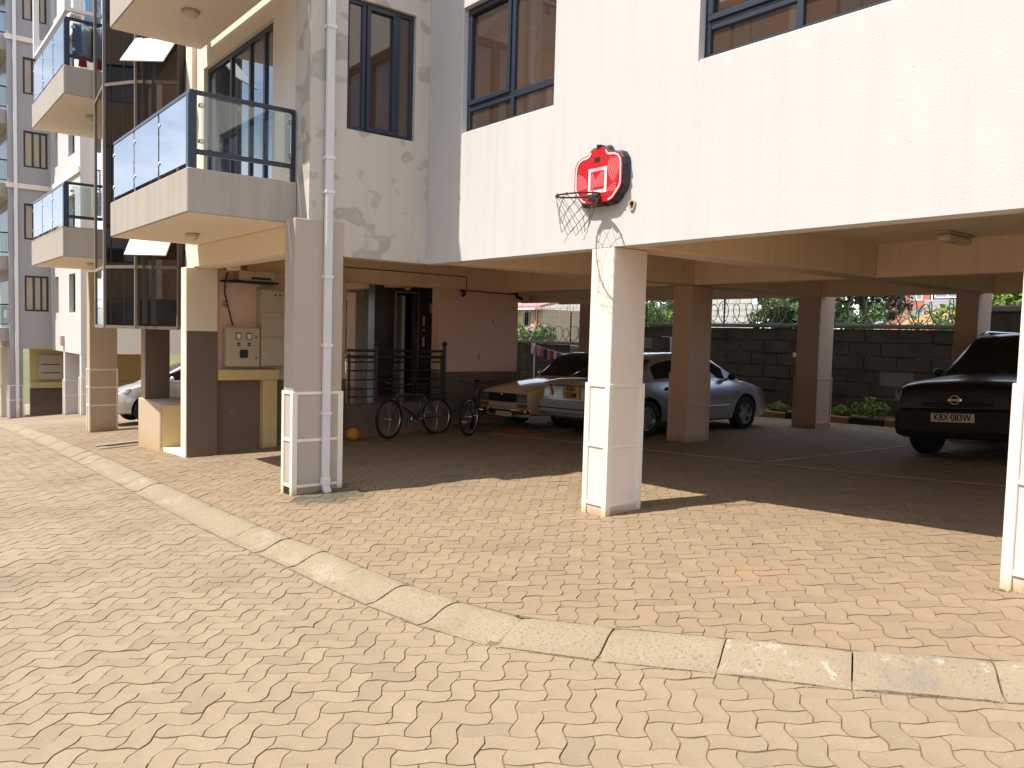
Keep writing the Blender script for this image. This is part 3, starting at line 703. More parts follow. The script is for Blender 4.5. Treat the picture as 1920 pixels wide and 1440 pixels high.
# --- lobby: raised floor, back walls, door
zl = .50
mb = MB(); mb.box(-19.6, -12.62, 6.45, 8.62, -.6, zl-.03); mb.build('ledge', MT['brown'], BLD, origin=(-12.6, 7.5, gz(-12.6, 7.5)))
mb = MB(); mb.box(-19.6, -12.60, 6.43, 8.64, zl-.03, zl); mb.build('ledge_floor', MT['floor'], BLD, bevel=.006)
mb = MB(); mb.box(-13.45, -13.20, 8.65, 10.60, 1.0, ZS+.0); mb.build('wall', MT['peach'], BLD)
mb = MB(); mb.box(-13.45, -13.196, 8.645, 10.605, gz(-13.2, 10)-.3, .999); mb.build('wall_dado', MT['brown'], BLD, origin=(-13.2, 9.6, gz(-13.2, 10)))
mb = MB(); T = TX(-14.2); wall_holes(mb, T, 7.80, 9.30, zl, ZC, 0, .25, [(8.28, 8.78, zl, 2.53)]); mb.build('lobby_wall', MT['darkstone'], BLD)
mb = MB(); mb.box(-15.3, -15.2, 8.15, 9.3, zl, ZC); mb.box(-15.2, -14.452, 8.15, 8.22, zl, ZC); mb.box(-15.2, -14.452, 9.2, 9.3, zl, ZC); mb.build('lift_shaft', MT['liftdark'], BLD)
mb = MB(); mb.boxT(T, 8.25, 8.285, -.02, .1, zl, 2.56); mb.boxT(T, 8.775, 8.81, -.02, .1, zl, 2.56); mb.boxT(T, 8.285, 8.775, -.018, .1, 2.53, 2.56); mb.build('door_frame', MT['steel'], BLD)
mb = MB(); mb.box(-14.9, -14.55, 8.62, 8.70, zl, 2.5); mb.build('lift_panel', MT['lamp'], BLD)  # pale slab painted for the light slit inside the lift
for (y, z, w, h) in ((8.93, 1.99, .05, .20), (8.93, 1.56, .05, .20), (9.10, 2.25, .06, .20), (8.935, 1.80, .05, .04)):
    mb = MB(); mb.boxT(T, y-w/2, y+w/2, -.015, 0, z-h/2, z+h/2); mb.build('call_panel', MT['cabinet'], BLD)
mb = MB(); mb.tube([(-14.18, 8.53+.07*math.cos(a), 2.70+.09*math.sin(a)) for a in np.linspace(0, 2*PI, 20, endpoint=False)], .022, 6, closed=True); mb.build('floor_number', MT['whiteprint'], BLD, smooth=True)
# --- glazed stair tower: a faceted bay hanging in front of the wing
P2, P1, P0, PM, PN = (-13.62, 3.93), (-14.05, 3.40), (-14.62, 3.06), (-15.91, 3.19), (-16.1, 4.05)
ZB = 1.71; TR = [ZB, 2.68, 2.68+ST, 2.68+2*ST, 2.68+3*ST]
tw = MB()
def mull(p, z0, z1, w=.055): tw.box(p[0]-w/2, p[0]+w/2, p[1]-w/2, p[1]+w/2, z0, z1)
TWR = MB().box(-13.5, -13.49, 4.0, 4.01, 2.7, 2.71).build('stair_tower', MT['darkframe'], BLD)     # small anchor lug, the tower's frame and panes hang on it
for p in (P2, P1, P0, PM): mull(p, ZB, ZT-2)
for a, b in ((P2, P1), (P1, P0), (P0, PM)):
    for z in TR[:-1]: tw.beam((a[0], a[1], z), (b[0], b[1], z), .05, .05)
    tw.beam((a[0]+.06, a[1]+.07, 4.75), (b[0]+.06, b[1]+.07, 4.75), .05, .07)
tw.build('tower_frame', MT['bronze'], TWR)
ins = MB()
for a, b, ts in ((P2, P1, (.72,)), (P1, P0, (.5,))):
    for t in (0.08,)+ts+(.93,):
        x, y = a[0]*(1-t)+b[0]*t+.05, a[1]*(1-t)+b[1]*t+.07; ins.box(x-.035, x+.035, y-.035, y+.035, ZB+.05, ZT-2)
ins.build('inner_post', MT['darkframe'], TWR)
def facet(a, b, z0, z1, name, mat, off=.004, th=.008):
    d = Vector((b[0]-a[0], b[1]-a[1], 0)).normalized(); n = Vector((-d.y, d.x, 0))
    if n.dot(Vector((.6, -.8, 0))) < 0: n = -n
    A = Vector((a[0], a[1], 0))+d*.03+n*off; B = Vector((b[0], b[1], 0))-d*.03+n*off; m = MB()
    m.add([(A.x, A.y, z0), (B.x, B.y, z0), (B.x, B.y, z1), (A.x, A.y, z1), (A.x-n.x*th, A.y-n.y*th, z0), (B.x-n.x*th, B.y-n.y*th, z0), (B.x-n.x*th, B.y-n.y*th, z1), (A.x-n.x*th, A.y-n.y*th, z1)],
          [(0,1,2,3),(7,6,5,4),(0,4,5,1),(1,5,6,2),(2,6,7,3),(3,7,4,0)])
    return m.build(name, mat, TWR)
for a, b in ((P2, P1), (P1, P0), (P0, PM)):
    facet(a, b, ZB+.03, 2.16, 'spandrel_pane', MT['spandrel'])
    facet(a, b, 2.17, 2.655, 'pane', MT['tower'] if a != P0 else MT['towerside'])
    for z0, z1 in zip(TR[1:], TR[2:]): facet(a, b, z0+.03, z1-.03, 'pane', MT['tower'] if a != P0 else MT['towerside'])
def awning(z, drop, out, mat):                                 # top-hung light propped open on the facet beside the wing
    d = Vector((P1[0]-P2[0], P1[1]-P2[1], 0)); L = d.length; d.normalize(); n = Vector((d.y, -d.x, 0))
    if n.dot(Vector((.6, -.8, 0))) < 0: n = -n
    A = Vector((P2[0], P2[1], z))+d*.02; B = Vector((P1[0], P1[1], z))-d*.0
    C = B+n*out-Vector((0, 0, drop))+d*.03; D = A+n*out-Vector((0, 0, drop))+d*.03; k = n*.02+Vector((0, 0, .01)); m = MB()
    m.add([A, B, C, D, A+k, B+k, C+k, D+k], [(3,2,1,0),(4,5,6,7),(0,1,5,4),(1,2,6,5),(2,3,7,6),(3,0,4,7)]); return m.build('awning_window', mat, TWR, bevel=.004)
awning(3.35, .52, .34, MT['grimedark']); awning(3.35+ST, .50, .46, MT['grime'])
bk = MB(); bk.box(-16.0, -13.5, 4.55, 4.65, ZB, ZT-2); bk.build('stair_back_wall', MT['soffit'], TWR)
bk = MB(); bk.box(-15.98, -15.90, 3.30, 4.548, ZB, ZT-2); bk.build('stair_side_wall', MT['soffit'], TWR)
for k in range(3):
    z = 2.2+k*ST; s = MB()
    s.beam((-13.7, 4.35, z), (-15.6, 4.35, z+1.45), .9*.3, .16); s.beam((-15.6, 4.2, z+1.45), (-13.7, 4.2, z+ST), .27, .16); s.build('stair_flight', MT['cream'], TWR)
    l = MB(); l.box(-15.9, -15.3, 3.4, 4.54, z+1.4, z+1.5); l.build('stair_landing', MT['cream'], TWR)
bt = MB(); bt.prism([P2, P1, P0, PM, PN, (-13.6, 4.3)], ZB-.012, ZB+.018); bt.build('tower_underside', MT['darkframe'], TWR)
mb = MB(); mb.box(-13.5, -13.2, 4.0, 4.5, ZB-.02, ZT); mb.build('tower_jamb', MT['peachcol'], BLD, origin=(-13.4, 4, ZB))

# --- balconies
def balcony(x0, x1, y0, y1, zb, h, rail=True, npan=3, name='balcony', moss=False, xn=None):
    s = MB(); t = .11
    O = [(x0, y1), (x0, y0), (x1, y0), (x1, y1), (x1-t, y1), (x1-t, y0+t), (x0+t, y0+t), (x0+t, y1)]
    s.add([(p[0], p[1], zb) for p in O]+[(p[0], p[1], zb+h) for p in O], [(0, 1, 6, 7), (1, 2, 5, 6), (2, 3, 4, 5), (8, 15, 14, 9), (9, 14, 13, 10), (10, 13, 12, 11)]+[(i, (i+1) % 8, 8+(i+1) % 8, 8+i) for i in range(8)])
    s.box(x0+t, x1-t, y0+t, y1, zb+.002, zb+.14)
    b = s.build(name, MT['concrete'], BLD, bevel=.012)
    u = MB(); u.box(x0+.015, x1-.015, y0+.015, y1-.01, zb-.006, zb-.001); u.build('soffit', MT['cream'], b)
    if moss:
        m = MB(); rr = random.Random(8)
        for q in range(1500):
            fr = rr.random() < .7
            px, py = (rr.uniform(x0, x1), y0+rr.gauss(.01, .015)) if fr else (x1+rr.gauss(-.01, .012), rr.uniform(y0, y1)); L = rr.uniform(.015, .05); an = rr.random()*6.3
            pz = zb+h
            m.add([(px-.006, py, pz), (px+.006, py, pz), (px+math.cos(an)*L, py+math.sin(an)*L, pz+rr.uniform(-.02, .03))], [(0, 1, 2)])
        o = m.build('moss', MT['moss'], b, recalc=False); o['kind'] = 'stuff'
    if not rail: return b
    zt = zb+h; yf = y0+.06; xr = x1-.06; xl = x0+.06; zr = zb+1.33
    r = MB()
    r.box(xl-.03, xr+.03, yf-.028, yf+.028, zr-.045, zr); r.box(xr-.028, xr+.028, yf+.03, y1-.01, zr-.045, zr-.001)
    r.box(xr-.02, xr+.02, yf+.03, y1-.03, zt+.16, zt+.215); r.box(xl, xr-.02, yf-.018, yf+.018, zt+.10, zt+.135)
    r.build('top_rail', MT['railpaint'], b, bevel=.006)
    posts = [(xr, yf, .045), (xr, y1-.035, .025), (xl, yf, .02)]+[(xl+(xr-xl)*k/npan, yf, .016) for k in range(1, npan)]
    for (x, y, w) in posts:
        q = MB(); q.box(x-w/1, x+w/1, y-w/1, y+w/1, zt-.01, zr-.046); q.build('post', MT['railpaint'], b, bevel=.004)
    for k in range(npan):
        a, c = xl+(xr-xl)*k/npan+.03, xl+(xr-xl)*(k+1)/npan-.03
        g = MB(); g.box(a, c, yf-.032, yf-.024, zt+.06, zr-.06); g.build('glass_pane', MT['railglass'], b)
        for zz in (zt+.2, zr-.2):
            cl = MB(); cl.box(a-.02, a+.03, yf-.042, yf-.006, zz-.02, zz+.02); cl.build('pane_clip', MT['steel'], b, bevel=.006)
    g = MB(); g.box(xr+.024, xr+.032, yf+.10, y1-.07, zt+.22, zr-.07); g.build('glass_pane', MT['clear'], b)
    for yy in (yf+.10, y1-.09):
        for zz in (zt+.30, zr-.16): cl = MB(); cl.box(xr+.0, xr+.045, yy-.03, yy+.03, zz-.022, zz+.022); cl.build('pane_clip', MT['steel'], b, bevel=.008)
    return b
MT['railglass'] = glass('sky_blue_rail_glass', (.62, .74, .82), 7.0)
balcony(-12.75, -9.2, 2.74, 4.0-.004, 2.992, .485)
balcony(-12.75, -9.2, 2.74, 4.0-.004, 2.992+ST, .485)
balcony(-19.85, -16.35, 2.74, 4.06, 2.93, .53, moss=True)
balcony(-19.65, -16.2, 2.74, 4.06, 2.93+ST-.1, .49)
# white grille posts and pipes closing in the upper far balcony
mb = MB(); mb.box(-16.3, -16.2, 2.76, 2.86, 7.155, 9.0); mb.box(-19.6, -19.5, 2.76, 2.86, 7.155, 9.0); mb.box(-19.498, -16.302, 2.775, 2.845, 7.17, 7.23); mb.box(-16.285, -16.215, 2.862, 4.05, 7.17, 7.23); mb.build('balcony_grille', MT['pipe'], BLD)

# --- drainpipe down the wing wall
pp = MB(); px0, px1 = WX+.03, WX+.085; py0, py1 = 4.175, 4.265
pp.box(px0, px1, py0, py1, gz(WX, 4.2)+.17, ZT-.5)
for q in range(6): pp.box(px1, px1+.005, py0+.006+q*.014, py0+.012+q*.014, gz(WX, 4.2)+.24, ZT-.6)
DP = pp.build('drainpipe', MT['pipe'], BLD, bevel=.006, origin=(WX+.07, 4.22, gz(WX, 4.2)))
for z in (.72+.03, 1.55, 2.35, 3.33, 3.72, 5.2, 5.9):
    q = MB(); q.box(px0-.05, px1+.012, py0-.012, py1+.012, z, z+.04); q.build('pipe_bracket', MT['pipe'], DP, bevel=.004)
zf = gz(WX, 4.2); q = MB()
q.box(px0-.004, px1+.010, py0-.012, py1+.008, zf+.10, zf+.19)
q.add([(px0, py0, zf+.10), (px1+.01, py0, zf+.10), (px1+.085, py0, zf+.005), (px1+.02, py0, zf-.02), (px0, py1, zf+.10), (px1+.01, py1, zf+.10), (px1+.085, py1, zf+.005), (px1+.02, py1, zf-.02)],
      [(0,1,2,3),(7,6,5,4),(0,4,5,1),(1,5,6,2),(3,2,6,7),(0,3,7,4)]); q.build('pipe_spout', MT['pipe'], DP, bevel=.005, origin=(WX+.07, 4.22, zf-.03))
q = MB(); q.add([(px1+.086, py0+.012, zf+.002), (px1+.022, py0+.012, zf-.018), (px1+.022, py1-.012, zf-.018), (px1+.086, py1-.012, zf+.002)], [(0,1,2,3)]); q.build('spout_mouth', MT['liftdark'], DP)
# dark arched plate for the shade of the drain hole in the pipe column
za = gz(-9, 3.83); q = MB(); q.prismT(TY(3.83), [(-9.085, za-.03), (-8.93, za-.03), (-8.93, za+.07)]+[(-9.0075+.0775*math.cos(a), za+.07+.06*math.sin(a)) for a in np.linspace(.3, PI-.3, 7)]+[(-9.085, za+.07)], -.004, .01)
q.build('drain_hole', MT['liftdark'], BLD)
# broken conduit edge in the facade, a dark plate for the shade in its hole
q = MB(); q.tube([(-5.314+.035*math.cos(a)*(1+.2*math.sin(3*a)), FY-.006, 2.99+.045*math.sin(a)) for a in np.linspace(0, 2*PI, 14, endpoint=False)], .012, 5, closed=True); q.build('conduit_edge', MT['tancol'], BLD)
q = MB(); q.prismT(TY(FY), [(-5.314+.034*math.cos(a), 2.99+.044*math.sin(a)) for a in np.linspace(0, 2*PI, 14, endpoint=False)], -.004, .01); q.build('conduit_hole', MT['liftdark'], BLD)

# ================================================================== FAR BLOCK
B2 = thing('apartment_building', 'distant lilac grey apartment block at the left edge with white drainpipe', 'building', (-34, 6, gz(-34, 6)))
X2 = -35.7; Z2 = .72; S2 = 2.70; N2 = 6; X2R = -30.3
T2X = TX(X2); T2Y = TY(FY)
h = [(4.69, 5.49, 2.15+k*S2, 3.50+k*S2) for k in range(N2)]
mb = MB(); wall_holes(mb, T2X, 4.19, FY-.002, Z2, Z2+S2*N2, 0, .25, h); mb.build('wall', MT['lilac'], B2)
for k in range(N2): window(B2, T2X, 4.69, 5.49, 2.15+k*S2, 3.50+k*S2, [5.0, 5.25], [], MT['darkframe'], MT['cream_glass'] if 'cream_glass' in MT else MT['winglass'], recess=.05, fw=.07)
h = [(a, b, 2.12+k*S2, 3.46+k*S2) for k in range(N2) for a, b in ((-35.0, -34.3), (-32.3, -31.2))]
mb = MB(); wall_holes(mb, T2Y, X2+.002, X2R, Z2-.02, Z2+S2*N2, 0, .25, h); mb.build('wall', MT['white'], B2)
for k in range(N2):
    for a, b in ((-35.0, -34.3), (-32.3, -31.2)): window(B2, T2Y, a, b, 2.12+k*S2, 3.46+k*S2, [], [2.45+k*S2], MT['darkframe'], MT['winglass'], recess=.14, fw=.07)
mb = MB(); mb.box(X2R-.25, X2R, FY+.252, 13, Z2, Z2+S2*N2); mb.build('wall', MT['pale'], B2)
mb = MB(); mb.box(-44, X2-.25, 4.3, 4.5, Z2, Z2+S2*N2); mb.build('wall', MT['lilac'], B2)
mb = MB(); mb.box(-44, X2R-.26, 12.8, 13.0, Z2, Z2+S2*N2); mb.build('wall', MT['pale'], B2)
mb = MB(); mb.box(-43.9, X2R-.3, FY+.26, 12.79, Z2+.4, Z2+.6); mb.box(-43.9, X2R-.3, FY+.26, 12.79, Z2+S2*N2-.2, Z2+S2*N2-.01); mb.build('slab', MT['soffit'], B2)
for z in (6.85, 12.25):
    mb = MB(); mb.box(X2, X2+.07, 4.12, FY-.075, z-.12, z+.06); mb.box(X2+.002, X2R+.06, FY-.07, FY, z-.12, z+.06); mb.build('string_course', MT['cream'], B2)
mb = MB(); mb.box(X2+.02, X2+.13, 4.36, 4.47, gz(X2, 4.4)+.05, Z2+S2*N2); mb.build('drainpipe', MT['pipe'], B2)
def col2(x0, x1, y0, y1, mat):
    zg = gz((x0+x1)/2, y0); o = ((x0+x1)/2, y0, zg); b = MB(); b.box(x0, x1, y0, y1, zg-.3, Z2-.002); c = b.build('column', MT[mat], B2, origin=o)
    t = MB()
    for zz in (.72, 1.28): t.box(x0-.012, x1+.012, y0-.012, y1+.012, zg+zz, zg+zz+.03)
    for cx in (x0, x1):
        for cy in (y0, y1): t.box(cx-.03, cx+.03, cy-.03, cy+.03, zg-.1, zg+1.312)
    t.build('corner_trim', MT['trim'], c, origin=o)
col2(X2-.35, X2, 4.15, 4.62, 'lilac'); col2(-33.5, -33.2, FY+.01, 6.3, 'white'); col2(X2R-.3, X2R-.01, FY+.01, 6.1, 'white'); col2(-38.2, -37.9, 4.15, 4.6, 'cream')
mb = MB(); mb.box(-37.0, -36.8, 5.0, 9.5, gz(-37, 6)-.3, -.85); mb.build('meter_wall_dado', MT['brown'], B2)
mb = MB(); mb.box(-37.0, -36.8, 5.0, 9.5, -.85+.002, Z2); mb.box(-36.8, -36.6, 5.0, 9.5, -.85, -.62); mb.build('meter_wall', MT['yellow'], B2)
for y0, y1, z0, z1 in ((5.25, 6.1, -.5, .45), (6.3, 6.75, -.6, 0), (6.5, 7.4, .15, .6)):
    q = MB(); q.box(-36.798, -36.55, y0, y1, z0, z1); c = q.build('meter_cabinet', MT['cabinet'], B2)
    q = MB()
    for zz in (z0+.25*(z1-z0), z0+.6*(z1-z0)): q.box(-36.548, -36.54, y0+.1, y1-.1, zz, zz+.03)
    q.build('cabinet_slot', MT['blacktrim'], c)
for k in range(N2):
    z = 1.0+k*S2; b = MB(); b.box(-39.5, -36.0, 3.05, 4.29, z, z+.5); b = b.build('balcony', MT['concrete'], B2)
    r = MB(); r.box(-39.4, -36.05, 3.08, 3.12, z+1.35, z+1.4); r.box(-36.1, -36.05, 3.12, 4.25, z+1.35, z+1.4); r.box(-36.1, -36.05, 3.12, 4.25, z+.62, z+.66); r.box(-36.1, -36.05, 4.2, 4.25, z+.5, z+1.35); r.box(-36.1, -36.05, 3.08, 3.13, z+.5, z+1.35); r.build('top_rail', MT['railpaint'], b)
    g = MB(); g.box(-36.08, -36.07, 3.15, 4.18, z+.68, z+1.33); g.build('glass_pane', MT['clear'], b)
    g = MB(); g.box(-38.9, -36.5, 4.27, 4.29, z+.4, z+2.3); g.build('balcony_door', MT['frame'], b)

# ================================================================== BASKETBALL HOOP
HC = Vector((-5.705, FY, 3.30))
hoop = thing('basketball_hoop', 'small red basketball backboard with black rim and torn net on the white wall', 'basketball hoop', (HC.x, HC.y, HC.z))
def hp(u, d, v): return (HC.x+u, HC.y-d, HC.z+v)
def half(pts): return [(-u, v) for u, v in pts]+[(u, v) for u, v in reversed(pts)]
# half outline (left side, from bottom centre round to the top bump)
OUT = [(.17, -.275), (.23, -.255), (.325, -.155), (.345, -.11), (.345, .085), (.335, .14), (.30, .185), (.25, .205), (.165, .215), (.14, .225), (.115, .265), (.085, .28)]
def outline(s, dv=0): return [(u*s, v*s+dv) for u, v in half(OUT)]
def TH(u, d, v): return hp(u, -d, v)
mb = MB(); n = len(half(OUT)); a = outline(1.04); b = outline(.97)
mb.add([hp(u, .008, v) for u, v in a]+[hp(u, .075, v) for u, v in b], [tuple(range(n)), tuple(range(2*n-1, n-1, -1))]+[(i, (i+1) % n, n+(i+1) % n, n+i) for i in range(n)])
mb.build('backing_frame', MT['blackplastic'], hoop, bevel=.004)
rib = MB()
for (u, v) in ((.338, -.02), (.33, -.12), (.27, -.22), (.342, .07), (.2, -.268), (-.2, -.268), (.08, -.278)): rib.box(*(sorted((HC.x+u-.012, HC.x+u+.012))), HC.y-.07, HC.y-.012, HC.z+v-.012, HC.z+v+.012)
rib.build('frame_rib', MT['blackplastic'], hoop)
mb = MB(); f = outline(.935); mb.add([hp(u, .076, v) for u, v in f]+[hp(u, .086, v) for u, v in f], [tuple(range(n)), tuple(range(2*n-1, n-1, -1))]+[(i, (i+1) % n, n+(i+1) % n, n+i) for i in range(n)])
FACE = mb.build('backboard', MT['redplastic'], hoop)
def strip(pts, w, closed, d=.0865, name='print_line', mat='whiteprint'):
    m = MB(); P = [Vector((p[0], p[1])) for p in pts]; N_ = len(P); L = []; Rr = []
    for i in range(N_):
        t = (P[(i+1) % N_]-P[i-1]) if closed else (P[min(i+1, N_-1)]-P[max(i-1, 0)]); t.normalize(); nn = Vector((-t.y, t.x))*w/2; L.append(P[i]+nn); Rr.append(P[i]-nn)
    vs = [hp(q.x, d, q.y) for q in L]+[hp(q.x, d, q.y) for q in Rr]
    m.add(vs, [(i, (i+1) % N_, N_+(i+1) % N_, N_+i) for i in range(N_ if closed else N_-1)]); return m.build(name, MT[mat], FACE, recalc=False)
bo = outline(.875)
strip(bo[:11], .014, False); strip(bo[13:], .014, False)
sq = (-.125, .125, -.165, .075)
m = MB(); w = .030
for a0, a1, c0, c1 in ((sq[0], sq[1], sq[2], sq[2]+w), (sq[0], sq[0]+w, sq[2]+w, sq[3]), (sq[1]-w, sq[1], sq[2]+w, sq[3]), (sq[0]+w, -.07, sq[3]-w, sq[3]), (.07, sq[1]-w, sq[3]-w, sq[3])):
    m.add([hp(a0, .0868, c0), hp(a1, .0868, c0), hp(a1, .0868, c1), hp(a0, .0868, c1)], [(0,1,2,3)])
for k in range(9):
    u = -.066+k*.016; m.add([hp(u-.004, .0868, sq[3]-w), hp(u+.004, .0868, sq[3]-w), hp(u+.012, .0868, sq[3]), hp(u+.004, .0868, sq[3])], [(0,1,2,3)])
m.build('target_square', MT['whiteprint'], FACE, recalc=False)
def arcs(cx, cy, r0, r1, k, a0, a1, ok, mat='pinkprint'):
    m = MB()
    for q in range(k):
        r = r0+(r1-r0)*q/(k-1); P = [(cx+r*math.cos(t), cy+r*math.sin(t)) for t in np.linspace(a0, a1, 16)]; P = [p for p in P if ok(*p)]
        for (p, s) in zip(P, P[1:]):
            if math.hypot(p[0]-s[0], p[1]-s[1]) > .06: continue
            dx, dy = s[0]-p[0], s[1]-p[1]; L = math.hypot(dx, dy); nx, ny = -dy/L*.0028, dx/L*.0028
            m.add([hp(p[0]-nx, .0864, p[1]-ny), hp(s[0]-nx, .0864, s[1]-ny), hp(s[0]+nx, .0864, s[1]+ny), hp(p[0]+nx, .0864, p[1]+ny)], [(0,1,2,3)])
    if m.v: m.build('print_arcs', MT[mat], FACE, recalc=False)
arcs(-.30, -.12, .03, .16, 8, -.3, 1.7, lambda u, v: -.295 < u < -.135 and -.12 < v < .08)
arcs(.31, .07, .03, .17, 8, 1.5, 4.2, lambda u, v: .135 < u < .295 and -.10 < v < .15)
arcs(.10, -.10, .02, .13, 7, .9, 3.2, lambda u, v: -.09 < u < .09 and -.13 < v < .04)
arcs(-.14, -.05, .03, .10, 5, -.9, .9, lambda u, v: -.09 < u < .0 and -.13 < v < .04)
arcs(.24, -.22, .03, .12, 5, .9, 3.1, lambda u, v: .13 < u < .26 and -.17 < v < -.06)
m = MB(); m.box(HC.x-.045, HC.x+.025, HC.y-.0885, HC.y-.08, HC.z+.13, HC.z+.175); m.box(HC.x-.04, HC.x+.04, HC.y-.0885, HC.y-.08, HC.z-.225, HC.z-.185); m.build('slot', MT['ink'], FACE)
m = MB(); m.cyl(hp(-.0, .07, .275), hp(.0, .10, .285), .012, 8); m.box(HC.x-.02, HC.x+.03, HC.y-.09, HC.y-.02, HC.z+.262, HC.z+.29); m.build('mounting_hook', MT['blackplastic'], hoop)
# rim
RC = Vector((HC.x, HC.y-.335, HC.z-.215)); RR = .205
m = MB(); m.tube([(RC.x+RR*math.cos(t), RC.y+RR*math.sin(t), RC.z+.02*math.sin(t)) for t in np.linspace(0, 2*PI, 40, endpoint=False)], .0085, 8, closed=True)
m.build('rim', MT['blackplastic'], hoop, smooth=True)
m = MB()
m.box(HC.x-.06, HC.x+.06, HC.y-.15, HC.y-.08, HC.z-.245, HC.z-.19)
for s in (-1, 1): m.beam((HC.x+s*.05, HC.y-.14, HC.z-.20), (HC.x+s*.13, HC.y-.19, HC.z-.205), .02, .02)
m.cyl((HC.x-.05, HC.y-.12, HC.z-.22), (HC.x+.05, HC.y-.12, HC.z-.22), .03, 10); m.build('rim_bracket', MT['blackplastic'], hoop, bevel=.004)
# net
net = MB(); K = 10; rows = 5; rn = random.Random(5)
def nnode(r, k):
    t = 2*PI*(k+.5*(r % 2))/K; f = r/rows; rad = RR*(1-.40*f)*(1+.06*math.sin(3*t+r)); z = RC.z-.01-.34*f+.012*math.sin(2*t)
    sway = .045*f*f
    return Vector((RC.x+rad*math.cos(t)-sway, RC.y+rad*math.sin(t), z))
for r in range(rows):
    for k in range(K):
        if r == rows-1 and k in (2, 7): continue
        for kk in ((k, k) if r % 2 == 0 else (k, k+1),):
            a = nnode(r, k); nb = [nnode(r+1, k), nnode(r+1, k-1)] if r % 2 == 0 else [nnode(r+1, k), nnode(r+1, k+1)]
            for b in nb:
                mid = (a+b)/2-Vector((0, 0, .004)); net.tube([a, mid, b], .0025, 4, cap=False)
for k in (1, 4): a = nnode(rows, k); net.tube([a, a+Vector((-.02, -.01, -.05)), a+Vector((-.035, -.01, -.075))], .003, 4)
net.build('net', MT['netcord'], hoop, smooth=True)
m = MB()
for k in range(K):
    t = 2*PI*k/K; m.tube([(RC.x+(RR+.012*math.cos(q))*math.cos(t), RC.y+(RR+.012*math.cos(q))*math.sin(t), RC.z+.02*math.sin(t)+.014*math.sin(q)) for q in np.linspace(0, 2*PI, 8, endpoint=False)], .003, 4, closed=True)
o = m.build('net_hook', MT['blackplastic'], hoop); o['kind'] = 'stuff'

# ================================================================== FIXTURES
def meter_text(): pass
cab = thing('switch_cabinet', 'tall beige cabinet with three doors and red indicator lamps beside grey column', 'cabinet', (-13.05, 5.25, 1.13))
mb = MB(); mb.box(-13.045, -12.80, 4.99, 5.62, 1.14, 2.38); mb.build('body', MT['cabinet'], cab, bevel=.008)
for z0, z1 in ((1.16, 1.60), (1.62, 2.00), (2.02, 2.36)):
    mb = MB(); mb.box(-12.798, -12.785, 5.02, 5.59, z0, z1); d = mb.build('door', MT['cabinet'], cab, bevel=.004)
    mb = MB(); mb.box(-12.785, -12.775, 5.52, 5.545, (z0+z1)/2-.03, (z0+z1)/2+.03); mb.build('handle', MT['blacktrim'], d)
for y in (5.20, 5.28, 5.36):
    mb = MB(); mb.cyl((-12.79, y, 2.29), (-12.765, y, 2.29), .016, 10); mb.build('indicator_lamp', MT['redlens'], cab)
pan = thing('control_panel', 'beige control panel box with two dials and a dark screen on meter wall', 'control panel', (-13.05, 4.7, 1.12))
mb = MB(); mb.box(-13.045, -12.84, 4.44, 4.98, 1.125, 1.755); mb.build('body', MT['cabinet'], pan, bevel=.008)
mb = MB(); mb.box(-12.838, -12.825, 4.455, 4.965, 1.14, 1.74); mb.build('door', MT['cabinet'], pan, bevel=.004)
for y in (4.62, 4.79):
    mb = MB(); mb.box(-12.825, -12.815, y-.042, y+.042, 1.565, 1.67); d = mb.build('gauge', MT['blacktrim'], pan)
    mb = MB(); mb.box(-12.815, -12.811, y-.032, y+.032, 1.578, 1.655); mb.build('dial', MT['dial'], d)
    for z in (1.50, 1.47):
        mb = MB(); mb.box(-12.825, -12.81, y-.022, y+.022, z-.009, z+.009); mb.build('switch', MT['blacktrim'], pan)
mb = MB(); mb.box(-12.825, -12.816, 4.64, 4.77, 1.27, 1.40); mb.build('screen', MT['screen'], pan)
for z in (1.27, 1.60):
    mb = MB(); mb.cyl((-12.825, 4.905, z), (-12.812, 4.905, z), .014, 8); mb.build('lock', MT['blacktrim'], pan)
ub = thing('meter_box', 'beige box with dark vent slot high on the meter wall under balcony', 'meter box', (-13.05, 4.85, 2.48))
mb = MB(); mb.box(-13.045, -12.82, 4.62, 5.22, 2.50, 2.655); mb.box(-13.045, -12.83, 4.62, 5.22, 2.30+.2, 2.52); mb.build('body', MT['cabinet'], ub, bevel=.006)
mb = MB(); mb.box(-12.818, -12.812, 4.82, 5.14, 2.525, 2.56); mb.build('vent_slot', MT['blacktrim'], ub)
mb = MB(); mb.box(-13.045, -12.79, 4.40, 5.26, 2.465, 2.497); mb.build('shelf', MT['blacktrim'], ub)
mb = MB(); mb.tube([(-13.0, 4.5, 2.62), (-12.95, 4.45, 2.5), (-13.02, 4.46, 2.3), (-13.03, 4.6, 1.78)], .012, 6); mb.build('cable', MT['blacktrim'], ub)

